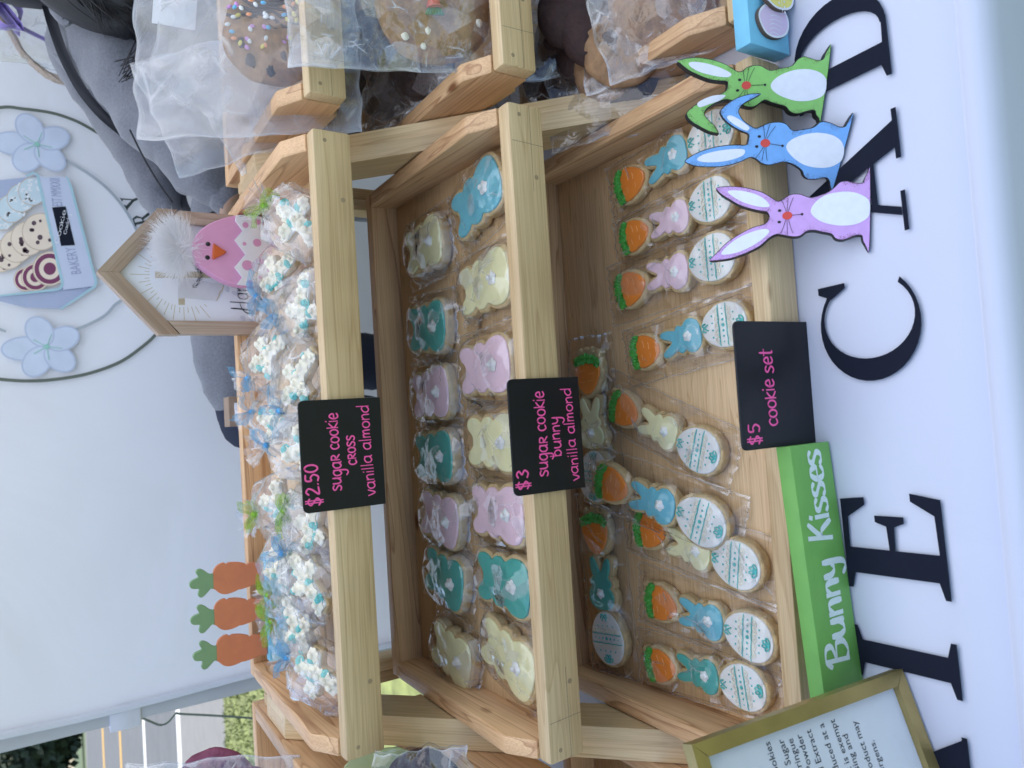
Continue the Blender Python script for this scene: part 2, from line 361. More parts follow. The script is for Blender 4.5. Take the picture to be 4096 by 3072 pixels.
CREAM = pm('piping_cream', lin(250, 239, 212), .45, .03, 100, sss=.15)
TEAL_P = pm('piping_teal', lin(86, 196, 188), .4, .08, 120)
FILM = cello('cellophane', fac=2.1, rough=.035, bscale=48, bstr=.2, glare=.20, foldglint=.4, border=.42)
FILM_L = cello('cellophane_flat', fac=1.5, rough=.05, bscale=34, bstr=.25, fold=18, glare=.10)
FILM_W = cello('cellophane_cloudy', fac=1.7, rough=.09, bscale=12, bstr=.3, haze=.19, fold=10, foldglint=.5, facet=.3, border=.2, glare=.0)
RIB_B = sheer('ribbon_blue', lin(112, 192, 235)); RIB_G = sheer('ribbon_green', lin(165, 210, 60)); RIB_G2 = RIB_G
CHALK = pm('blackboard', lin(19, 21, 27), .4, .1, 30, .02, 900, spec=.35)
PINKPEN = pm('pink_marker', lin(250, 92, 165), .5, .12, 500)
CLOTH = cloth_mat('white_tablecloth', (.63, .645, .735), bump=.25, wr=7, dist=.008)
INK = pm('print_navy', lin(24, 28, 42), .85, .04, 60, spec=.2)
BLACK_E = pm('black_edge', lin(28, 28, 32), .6, .1, 200)
WHITE_P = pm('white_paint', lin(232, 234, 240), .7, .04, 120)
# ------------------------------------------------------------------ lettering
def _o(cx, cy, rx, ry, a0=100): return [(cx + rx * math.cos(math.radians(a0 + i * 30)), cy + ry * math.sin(math.radians(a0 + i * 30))) for i in range(13)]
GL = {
 's': (.9, [[(.75, .88), (.5, 1.02), (.2, .95), (.15, .72), (.45, .52), (.7, .32), (.6, .05), (.3, -.02), (.05, .12)]]),
 'u': (1.05, [[(.1, 1), (.1, .35), (.3, 0), (.6, .08), (.8, .4)], [(.82, 1), (.82, .1), (.92, 0)]]),
 'g': (1.05, [[(.8, .85), (.5, 1.02), (.15, .75), (.15, .25), (.45, 0), (.8, .3)], [(.82, 1), (.82, -.5), (.5, -.85), (.1, -.65)]]),
 'a': (1.05, [[(.8, .85), (.5, 1.02), (.12, .75), (.12, .22), (.45, 0), (.8, .3)], [(.82, 1), (.82, .1), (.95, 0)]]),
 'r': (.95, [[(.15, 1.05), (.15, 0)], [(.15, 1), (.6, 1), (.75, .75), (.55, .52), (.2, .5), (.85, 0)]]),
 'c': (.85, [[(.75, .85), (.5, 1.02), (.15, .8), (.1, .35), (.35, 0), (.75, .12)]]),
 'o': (1.0, [_o(.48, .5, .38, .5)]),
 'k': (.85, [[(.12, 1.35), (.12, 0)], [(.72, 1.1), (.15, .5), (.78, 0)]]),
 'i': (.4, [[(.15, 1), (.15, 0)], [(.15, 1.4), (.18, 1.5)]]),
 'e': (.92, [[(.12, .5), (.75, .55), (.65, .95), (.35, 1.02), (.1, .6), (.2, .1), (.5, -.02), (.82, .15)]]),
 'v': (.85, [[(.05, 1), (.4, 0), (.75, 1)]]),
 'n': (.95, [[(.12, 1), (.12, 0)], [(.12, .7), (.45, 1.0), (.7, .8), (.74, 0)]]),
 'l': (.42, [[(.15, 1.7), (.15, 0)]]),
 'm': (1.2, [[(.1, 1), (.1, 0)], [(.1, .7), (.35, 1), (.52, .75), (.52, .05)], [(.52, .7), (.8, 1), (.95, .75), (.99, 0)]]),
 'd': (1.05, [[(.8, .85), (.5, 1.0), (.12, .7), (.12, .2), (.45, 0), (.8, .3)], [(.82, 1.7), (.82, 0)]]),
 'b': (1.0, [[(.12, 1.7), (.12, 0)], [(.12, .3), (.4, 0), (.75, .25), (.75, .7), (.45, 1), (.12, .7)]]),
 'y': (1.0, [[(.08, 1), (.15, .4), (.45, .15), (.75, .4)], [(.8, 1), (.75, -.5), (.45, -.85), (.1, -.6)]]),
 't': (.75, [[(.35, 1.6), (.35, .1), (.55, 0)], [(.05, 1.05), (.7, 1.05)]]),
 '$': (1.15, [[(.8, 1.4), (.45, 1.6), (.1, 1.3), (.45, .85), (.8, .45), (.45, .05), (.05, .3)], [(.33, 1.9), (.33, -.25)], [(.58, 1.9), (.58, -.25)]]),
 '2': (1.0, [[(.1, 1.3), (.4, 1.6), (.75, 1.3), (.6, .8), (.1, .05), (.88, .05)]]),
 '.': (.45, [[(.15, .05), (.22, .1)]]),
 '5': (1.0, [[(.8, 1.6), (.2, 1.6), (.15, .95), (.5, 1.0), (.8, .6), (.55, .05), (.1, .15)]]),
 '0': (1.05, [_o(.48, .8, .38, .8)]),
 '3': (1.0, [[(.1, 1.45), (.45, 1.65), (.75, 1.3), (.4, .9), (.8, .5), (.5, .02), (.05, .2)]]),
 'B': (1.25, [[(.25, 1.75), (.12, 0)], [(-.05, 1.45), (.3, 1.85), (.85, 1.75), (.9, 1.3), (.35, .98), (1.0, .85), (1.0, .25), (.5, -.05), (.1, .15)]]),
 'K': (1.25, [[(.3, 1.85), (.12, 0)], [(1.05, 1.8), (.3, .85), (.65, .75), (1.1, 0)]]),
 'C': (1.1, [[(.95, 1.4), (.65, 1.7), (.2, 1.2), (.15, .4), (.5, 0), (.95, .3)]]),
 'p': (1.0, [[(.12, 1), (.12, -.8)], [(.12, .7), (.45, 1), (.78, .75), (.75, .2), (.4, 0), (.12, .25)]]),
 'h': (.95, [[(.12, 1.7), (.12, 0)], [(.12, .7), (.45, 1.0), (.7, .8), (.74, 0)]]),
 'H': (1.5, [[(.30, 1.75), (.22, .8), (.0, -.25), (-.35, -.2), (-.2, .35), (.5, .75), (1.2, .85)], [(1.15, 1.8), (1.05, 0)]]),
 ' ': (.6, []),
}
def write(s, x0, x1, base, xh, wd, z, mb=None, callig=0, slope=0, jit=.03, seed=1):
    r = random.Random(seed); mb = mb or MB(); tot = sum(GL[c][0] for c in s) - .12; k = (x1 - x0) / tot; x = x0; n = 0
    for c in s:
        adv, st = GL[c]; dy = r.uniform(-jit, jit) * xh
        for p in st:
            n += 1
            q = [(x + a * k, base + b * xh + dy + (x + a * k - x0) * slope) for a, b in p]
            flatline(crv(q, 5, False) if len(q) > 2 else q, wd, z + n * 4e-6, mb, 0, callig)
        x += adv * k
    return mb
SERIF = {
 'I': [[(0, 0), (.44, 0), (.44, .05), (.32, .09), (.32, .91), (.44, .95), (.44, 1), (0, 1), (0, .95), (.12, .91), (.12, .09), (0, .05)]],
 'E': [[(0, 0), (.72, 0), (.76, .28), (.70, .28), (.6, .07), (.32, .06), (.32, .47), (.5, .46), (.53, .36), (.58, .36), (.58, .65), (.53, .65), (.5, .54), (.32, .53), (.32, .94), (.56, .93), (.66, .74), (.72, .74), (.70, 1), (0, 1), (0, .95), (.12, .91), (.12, .09), (0, .05)]],
 'A': [[(.13, .05), (.20, .05), (.47, .86), (.45, 1.0)], [(.43, 1.02), (.53, 1.02), (.93, .04), (.70, .04), (.41, .92)], [(.25, .27), (.66, .27), (.64, .33), (.27, .33)], [(.0, 0), (.33, 0), (.33, .045), (0, .045)], [(.6, 0), (1.02, 0), (1.02, .05), (.6, .05)]],
 'D': [[(0, 0), (.55, 0), (.55, .05), (.32, .06), (.32, .94), (.55, .95), (.55, 1), (0, 1), (0, .95), (.12, .91), (.12, .09), (0, .05)],
       [(.5, 0)] + [(.5 + .45 * math.sin(a), .5 - .5 * math.cos(a)) for a in [math.pi * i / 16 for i in range(1, 16)]] + [(.5, 1), (.5, .95)] + [(.5 + .24 * math.sin(a), .5 + .44 * math.cos(a)) for a in [math.pi * i / 16 for i in range(0, 17)]] + [(.5, .05)]],
 'K': [[(0, 0), (.44, 0), (.44, .05), (.32, .09), (.32, .91), (.44, .95), (.44, 1), (0, 1), (0, .95), (.12, .91), (.12, .09), (0, .05)], [(.3, .42), (.40, .36), (.8, .98), (.70, 1)], [(.42, .52), (.58, .66), (.97, .05), (.73, .05)], [(.6, 0), (1.0, 0), (1.0, .05), (.6, .05)], [(.6, .95), (.95, .95), (.95, 1), (.6, 1)]],
 'C': [[(.55 + .55 * math.cos(a), .5 + .515 * math.sin(a)) for a in [math.radians(44 + 272 * i / 30) for i in range(31)]] + [(.62 + .40 * math.cos(a), .5 + .465 * math.sin(a)) for a in [math.radians(314 - 266 * i / 30) for i in range(31)]],
       [(.93, 1.0), (1.0, 1.0), (1.0, .70), (.95, .70), (.86, .86)]],
 'R': [[(0, 0), (.36, 0), (.36, .06), (.28, .09), (.28, .91), (.28, 1), (0, 1), (0, .95), (.1, .91), (.1, .09), (0, .05)], [(.27, .94), (.5, .92), (.56, .75), (.48, .58), (.27, .54), (.27, .47), (.55, .52), (.74, .75), (.6, .98), (.27, 1)], [(.36, .5), (.52, .53), (.85, .05), (.65, 0)]],
 'Y': [[(.33, 0), (.7, 0), (.7, .06), (.6, .09), (.6, .45), (.9, .94), (1, 1), (.68, 1), (.68, .95), (.78, .92), (.55, .53), (.32, .92), (.42, .95), (.42, 1), (0, 1), (0, .95), (.08, .92), (.42, .44), (.42, .09), (.33, .06)]],
}
def serif(ch, x, y, wd, ht, z, mb, rot=0):
    c, s = math.cos(rot), math.sin(rot)
    for i, p in enumerate(SERIF[ch]):
        q = [(a * wd, b * ht) for a, b in p]
        flatpoly([(x + a * c - b * s, y + a * s + b * c) for a, b in q], z + i * 6e-5, mb)
    return mb

# ------------------------------------------------------------------ ground, road, far trees
GZ = -.74
def strip(name, y0, y1, z, mat, x0=-160, x1=160, kind='structure'):
    mb = MB(); n = 24
    vs = []; fs = []
    for i in range(n + 1):
        x = x0 + (x1 - x0) * i / n; vs += [(x, y0, z), (x, y1, z)]
    for i in range(n): fs.append((2 * i, 2 * i + 2, 2 * i + 3, 2 * i + 1))
    mb.add(vs, fs); return setp(link(name, mb.mesh(name, False), mat), kind=kind)
GRASS = pm('grass', (.15, .175, .055), .9, .45, 9, .8, 40)
PAVE = pm('pavement', (.15, .15, .145), .9, .08, 6, .2, 60)
ASPH = pm('asphalt', (.085, .09, .095), .9, .12, 2, .2, 80)
DGRASS = pm('verge_grass', (.07, .10, .04), .9, .3, 1)
LINE_W = pm('road_white', (.5, .5, .49), .8, .04); LINE_Y = pm('road_yellow', (.42, .25, .05), .8, .05)
g = strip('ground', -60, 300, GZ - .012, DGRASS, -300, 300)
strip('grass', -20, 7.98, GZ, GRASS)
strip('pavement', 7.95, 11.6, GZ - .004, PAVE)
strip('road', 11.6, 78, GZ - .008, ASPH)
for nm, a, b, m in (('edge_line', 11.5, 11.95, LINE_W), ('lane_line', 17.2, 17.75, LINE_W), ('centre_line', 25.6, 26.5, LINE_Y), ('centre_line', 38.6, 40.4, LINE_Y), ('far_kerb', 76, 81, PAVE)):
    strip(nm, a, b, GZ - .003, m)
# blades of grass on the near lawn, all that can be seen of it
mb = MB(); r = random.Random(3)
for i in range(9000):
    x = r.uniform(-4.2, -1.0); y = r.uniform(4.2, 8.0); a = r.uniform(0, 6.3); h = r.uniform(.015, .04); q = V((x, y, GZ))
    d = V((math.cos(a), math.sin(a), 0)) * .008; k = V((r.uniform(-.03, .03), r.uniform(-.03, .03), h))
    mb.add([q - d, q + d, q + k], [(0, 1, 2)])
setp(link('grass_blades', mb.mesh('grass_blades', False), pm('grass_blade', (.17, .20, .06), .8, .35, 1.2)), kind='stuff')
# the dark trees beyond the road
BARK = pm('bark', (.08, .06, .045), .9, .2, 3); LEAF = pm('far_leaves', (.045, .065, .035), .8, .4, .5)
for i, (x, y, s) in enumerate([(-45, 104, 1.0), (-33, 100, .9), (-58, 108, 1.1)]):
    t = thing('tree', ['dark round tree beyond the road, beside the tent pole', 'dark tree beyond the road, half hidden by the white wall', 'dark tree beyond the road, farthest to the left'][i], 'tree', Matrix.Translation((x, y, GZ)), 'trees beyond the road')
    link('trunk', tube([(0, 0, 0), (.2, .1, 3 * s), (.1, 0, 7 * s)], lambda u: .6 * (1 - .5 * u), 8).mesh('trunk'), BARK, t)
    mb = MB(); r = random.Random(i)
    for k in range(2600):
        d = V((r.gauss(0, 1), r.gauss(0, 1), r.gauss(0, 1))).normalized() * (r.random() ** .4)
        c = V((d[0] * 5.5 * s, d[1] * 5.5 * s, 5.0 * s + d[2] * 4.8 * s)); c += V((r.uniform(-.6, .6), r.uniform(-.6, .6), r.uniform(-.6, .6)))
        u = V((r.gauss(0, 1), r.gauss(0, 1), r.gauss(0, 1))).normalized() * .55; v = u.orthogonal().normalized() * .45
        mb.add([c - u, c + v, c + u, c - v], [(0, 1, 2, 3)])
    link('crown', mb.mesh('crown', False), LEAF, t)

# ------------------------------------------------------------------ tent wall, its pole, the print on it
YB = 1.75
WALLM = cloth_mat('tent_wall', (.66, .675, .745), bump=.6, wr=1.7, trans=.10, dist=.05)
def wall_mesh(x0, x1, z0, z1, nx, nz_):
    mb = MB(); vs = []; fs = []
    for j in range(nz_ + 1):
        for i in range(nx + 1):
            x = x0 + (x1 - x0) * i / nx; z = z0 + (z1 - z0) * j / nz_
            wv = .010 * noise.noise(V((x * 2.2, z * 3.1, 3))) + .006 * noise.noise(V((x * 5 + z * 4, z * 2, 9)))
            k = min(1, (x - x0) / .35); wv *= .3 + .7 * k
            # the print needs a nearly flat ground
            vs.append((x, abs(wv) + .002, z))
    for j in range(nz_):
        for i in range(nx): a = j * (nx + 1) + i; fs.append((a, a + 1, a + nx + 2, a + nx + 1))
    return mb.add(vs, fs).mesh('tent_wall', True, 0)
wall = thing('tent_side_wall', 'white fabric tent wall behind the stall, printed with flowers and a cookie tin', 'tent wall', Matrix.Translation((0, YB, 0)))
link('fabric', wall_mesh(-.535, 2.6, GZ, 1.5, 110, 70), WALLM, wall)
mb = MB(); hem = [(-.537, .0, z) for z in [GZ + .02 + i * .1 for i in range(23)]]
hem = [(q[0] + .004 * math.sin(q[2] * 9), -.004 + .003 * math.sin(q[2] * 6), q[2]) for q in hem]
link('hem', tube(hem, .008, 6).mesh('hem'), WALLM, wall)
PB = Fr((0, YB - .003, 0))
def P(pts): return [PB.at(x, y) for x, y in pts]
wallP = lambda z: Matrix.Translation((0, -.003, 0)) @ Matrix.Rotation(math.pi / 2, 4, 'X') @ Matrix.Translation((0, 0, z))
def pr(name, mb, mat, z=.0): return link(name, mb.mesh(name, False), mat, wall, wallP(z))
def flat(col, nm, var=.03): return pm(nm, lin(*col), .8, var, 30)
RINGC = flat((98, 106, 98), 'print_ring'); RING2 = flat((168, 176, 184), 'print_ring_pale')
ring1 = [(-330, 560), (-200, 470), (0, 430), (89, 435), (209, 452), (304, 484), (380, 525), (468, 576), (520, 612), (590, 680), (640, 760)]
ring2 = [(-260, 1440), (-120, 1500), (0, 1517), (121, 1524), (241, 1515), (362, 1492), (482, 1447), (573, 1384), (627, 1333), (690, 1250), (730, 1150)]
mb = MB(); flatline(crv(P(ring1), 6, False), .0065, 0, mb); flatline(crv(P(ring2), 6, False), .0065, 0, mb); pr('printed_ring', mb, RINGC)
mb = MB(); flatline(crv(P([(264, 642), (340, 685), (420, 745), (480, 810), (520, 870), (545, 918), (575, 990)]), 5, False), .006, 0, mb)
flatline(crv(P([(295, 1320), (350, 1300), (420, 1262), (460, 1220), (492, 1195), (520, 1150)]), 5, False), .006, 0, mb)
flatline(P([(-60, 1300), (0, 1318), (20, 1325)]), .006, 0, mb); pr('printed_inner_ring', mb, RING2)
PETAL = flat((200, 210, 230), 'print_petal', .05); PETAL_E = flat((182, 193, 217), 'print_petal_edge'); EYE = flat((150, 200, 190), 'print_flower_eye')
for cx, cy in ((148, 578), (187, 1387)):
    c = V(PB.at(cx, cy)); R = .052
    fl = MB(); fe = MB()
    for k, (an, ln) in enumerate([(95, 1.2), (150, 1.05), (222, 1.0), (300, 1.0), (20, 1.0)]):
        a = math.radians(an); d = V((math.cos(a), math.sin(a))); q = c + d * R * .62 * ln
        flatpoly(ell(q[0], q[1], R * .62 * ln, R * .47, 24, a), .0012 + k * .00016, fe); flatpoly(ell(q[0], q[1], R * .56 * ln, R * .41, 24, a), .0013 + k * .00016, fl)
    pr('printed_flower_edge', fe, PETAL_E); pr('printed_flower', fl, PETAL)
    mb = MB()
    for k in range(5): a = math.radians([58, 122, 186, 262, 340][k]); flatline([c, c + V((math.cos(a), math.sin(a))) * R * .5], .0022, .0024, mb)
    flatpoly(ell(c[0], c[1], .005, .005, 12), .0025, mb); pr('printed_flower_eye', mb, EYE)
def Z4(pts): return P([(x * .603, 600 + y * .603) for x, y in pts])
TIN = flat((196, 204, 226), 'print_tin', .02); TIN_D = flat((168, 178, 206), 'print_tin_side'); TINE = flat((165, 200, 212), 'print_tin_edge')
mb = MB(); flatpoly(Z4([(-60, 205), (0, 200), (200, 180), (245, 165), (260, 250), (0, 320), (-60, 330)]), .001, mb); flatpoly(Z4([(-60, 975), (0, 968), (380, 925), (430, 905), (635, 900), (400, 1055), (170, 1045), (-60, 990)]), .0011, mb); pr('printed_tin_side', mb, TIN_D)
BIS = flat((228, 212, 196), 'print_biscuit', .04); BISE = flat((196, 176, 158), 'print_biscuit_edge'); CH = flat((92, 72, 82), 'print_chip'); SW = flat((120, 60, 95), 'print_swirl'); ICB = flat((196, 212, 222), 'print_iced', .06); ICW = flat((222, 226, 232), 'print_iced_line')
def disc(mb, x, y, rr, z, asp=1.0, n=26):
    flatpoly(Z4([(x + rr * asp * math.cos(a), y + rr * math.sin(a)) for a in [2 * math.pi * i / n for i in range(n)]]), z, mb)
E1 = MB(); B1 = MB(); C1 = MB(); S1 = MB(); I1 = MB(); W1 = MB(); r = random.Random(5); z = .0012
for x, y, rr, kind in [(10, 440, 95, 'i'), (75, 390, 95, 'i'), (140, 320, 95, 'i'), (215, 275, 95, 'i'), (0, 730, 85, 'c'), (55, 690, 105, 'c'), (110, 640, 110, 'c'), (185, 590, 115, 'c'), (270, 545, 125, 'c'), (170, 860, 80, 's'), (235, 845, 95, 's'), (330, 790, 115, 's')]:
    z += .00022; disc(E1, x, y, rr, z); disc(I1 if kind == 'i' else B1, x, y, rr * .95, z + .00006)
    if kind == 'c':
        for k in range(9):
            a = r.uniform(0, 6.28); q = rr * .75 * math.sqrt(r.random()); disc(C1, x + q * math.cos(a), y + q * math.sin(a), r.uniform(10, 18), z + .00012, 1, 10)
    if kind == 's':
        for t0, t1 in ((.88, .62), (.36, .0)):
            disc(S1, x, y, rr * t0, z + .00010 + (.00006 if t0 < .5 else 0)); 
            if t1: disc(B1, x, y, rr * t1, z + .00013)
    if kind == 'i':
        for k in range(14):
            a = r.uniform(0, 6.28); q = rr * .8 * math.sqrt(r.random()); px, py = x + q * math.cos(a), y + q * math.sin(a); b = r.uniform(0, 6.28)
            flatline(crv(Z4([(px, py), (px + 14 * math.cos(b), py + 14 * math.sin(b)), (px + 26 * math.cos(b + .9), py + 26 * math.sin(b + .9))]), 3, False), .0035, z + .0001, W1)
for nm, m_, mt in (('printed_biscuit_edge', E1, BISE), ('printed_biscuit', B1, BIS), ('printed_chip', C1, CH), ('printed_swirl', S1, SW), ('printed_iced_biscuit', I1, ICB), ('printed_icing', W1, ICW)): pr(nm, m_, mt)
mb = MB(); flatpoly(Z4([(245, 165), (290, 185), (420, 182), (445, 190), (470, 250), (637, 880), (628, 905), (420, 930), (412, 880), (330, 520)]), .0046, mb); pr('printed_tin_front', mb, TIN)
mb = MB(); flatline(Z4([(180, 175), (225, 155), (248, 168), (330, 520), (415, 890), (400, 920), (380, 928), (0, 970)]), .005, .0049, mb); flatline(Z4([(445, 188), (470, 250), (637, 880), (628, 908), (405, 1055)]), .005, .0049, mb); pr('printed_tin_edge', mb, TINE)
mb = MB(); flatpoly(Z4([(345, 385), (435, 378), (497, 635), (405, 640)]), .0051, mb); pr('printed_tin_label', mb, INK)
LF = lambda u, v: Z4([(345 + 90 * v + u * 58, 640 - 255 * u)])[0]
def skew(mbx, fn, z):  # map letters from a unit square on to the slanted label
    out = MB()
    out.add([(*fn(q[0], q[1]), z + q[2]) for q in mbx.v], mbx.f); return out
pr('printed_tin_words', skew(MB().add(*(lambda m: (m.v, m.f))(write('Cookie', .06, .92, -.45, .20, .022, 0))), lambda u, v: LF(u, -v), .0054), WHITE_P)
pr('printed_tin_words', skew(MB().add(*(lambda m: (m.v, m.f))(write('Caddy', .3, .82, -.85, .13, .018, 0))), lambda u, v: LF(u, -v), .0054), WHITE_P)
def plain(s, mb=None, size=1, align='LEFT'):
    c = bpy.data.curves.new('t', 'FONT'); c.body = s; c.size = size; c.align_x = align; c.resolution_u = 2
    o = bpy.data.objects.new('t', c); COL.objects.link(o); dg = bpy.context.evaluated_depsgraph_get(); me = o.evaluated_get(dg).to_mesh()
    mb = mb or MB(); mb.add([v.co[:] for v in me.vertices], [tuple(p.vertices) for p in me.polygons]); o.evaluated_get(dg).to_mesh_clear()
    bpy.data.objects.remove(o); bpy.data.curves.remove(c); return mb
def onface(mb, A, B, ht, z):
    """letters (size 1) set along the line A-B"""
    A = V(A); B = V(B); d = B - A; x1 = max(q[0] for q in mb.v) or 1; e = d / x1; n = V((-d[1], d[0])).normalized() * ht
    return MB().add([(*(A + e * q[0] + n * q[1]), z) for q in mb.v], mb.f)
GREYP = flat((150, 158, 190), 'print_grey')
A, B = Z4([(540, 825), (495, 645)]); pr('printed_tin_words', onface(plain('BAKERY'), A, B, .026, .005), GREYP)
A, B = Z4([(415, 380), (395, 195)]); pr('printed_tin_words', onface(plain('EST MMXXII'), A, B, .026, .005), GREYP)
mb = MB()
a = V(Z4([(955, 322)])[0]); serif('Y', a[0] - .012, a[1] - .002, .030, .040, .001, mb, .45)
a = V(Z4([(1010, 445)])[0]); serif('R', a[0] - .012, a[1] - .004, .030, .040, .001, mb, .30)
pr('printed_letters', mb, flat((52, 62, 62), 'print_dark'))
# pole
POLE = pm('pole_enamel', (.42, .43, .46), .45, .04, 20)
t = thing('tent_pole', 'grey painted steel tent pole at the edge of the white wall', 'tent pole', Matrix.Translation((-.556, YB + .022, GZ)))
link('post', box(-.018, .018, -.018, .018, .012, 2.3, .004).mesh('post'), POLE, t)
link('foot', box(-.05, .05, -.05, .05, 0, .012, .002).mesh('foot'), POLE, t)
q = onY(500, 2870, YB)
mb = MB()
for k in range(2): mb.add(*(lambda m: (m.v, m.f))(box(-.030, .022, -.024 - .001 * k, .024, q[2] - GZ - .03 + .012 * k, q[2] - GZ + .028 - .006 * k, .004)))
link('fabric_tab', mb.mesh('fabric_tab'), WALLM, t)
c = [onY(x, y, 1.95) for x, y in ((560, 2868), (600, 2885), (640, 2900), (670, 2890), (695, 2862), (705, 2853), (730, 2856), (850, 2862), (1000, 2872), (1200, 2890))]
setp(link('cable', tube(crv(c, 4, False), .0026, 6).mesh('cable'), flat((88, 98, 92), 'cable_grey')), 'thin dark cable hanging beside the tent pole over the lawn', 'cable')

# ------------------------------------------------------------------ the table under its cloth
tb = thing('folding_table', 'long folding table under a white lettered cloth', 'table', Matrix.Translation((0, 0, GZ)))
TL = pm('table_plastic', (.6, .6, .58), .6)
link('tabletop', box(-1.5, 1.5, .285, 1.02, .74 - .045, .74 - .008, .006).mesh('tabletop'), TL, tb)
for x in (-1.35, 1.35):
    for y in (.36, .95): link('leg', tube([(x, y, 0), (x, y, .70)], .014, 8).mesh('leg'), POLE, tb)
mb = MB(); prof = [(1.06, -.35), (1.045, -.02), (1.03, -.004), (.99, -.002)] + [(.95 - i * .04, -.002) for i in range(16)] + [(.315, -.002), (.2835, -.002), (.2815, -.0035), (.2805, -.0035), (.2785, -.0015), (.272, -.002), (.266, -.0045), (.261, -.011), (.259, -.022), (.258, -.10), (.255, -.25), (.25, -.42), (.245, -.6)]
nx = 120; vs = []; fs = []
for i in range(nx + 1):
    x = -1.55 + 3.1 * i / nx
    for k, (y, z) in enumerate(prof):
        wv = .0006 * noise.noise(V((x * 9, y * 12, 1)))
        if z < -.03: y = y + .02 * noise.noise(V((x * 5, 0, 4))) * min(1, -z * 3) * (-1 if y > .6 else 1)
        vs.append((x, y + (.0035 * noise.noise(V((x * 3, 2, 2))) if .25 < y < .28 else 0), z + wv - .001))
n = len(prof)
for i in range(nx):
    for k in range(n - 1): fs.append((i * n + k, (i + 1) * n + k, (i + 1) * n + k + 1, i * n + k + 1))
mb.add(vs, fs)
clo = thing('tablecloth', 'white tablecloth printed with large navy capital letters', 'tablecloth', Matrix.Identity(4))
link('cloth', mb.mesh('cloth', True, 0), CLOTH, clo)
# big serif letters printed along the front of the cloth
ht = .0885; BASE = lambda x: .32334 + .02775 * x      # the line the letters stand on
def X(x, y): return onZ(x, y)[0]
def letter(ch, xl, xr):
    o = MB(); serif(ch, xl, BASE(xl), (xr - xl) / max(q[0] for p in SERIF[ch] for q in p), ht, .0002, o, .02775); return link('printed_letter', o.mesh('printed_letter', False), INK, clo)
letter('K', -.352, -.259); letter('I', -.2305, -.187); letter('E', -.154, -.070); letter('C', .025, .113); letter('A', .144, .246); letter('D', .274, .362); letter('D', .392, .48)
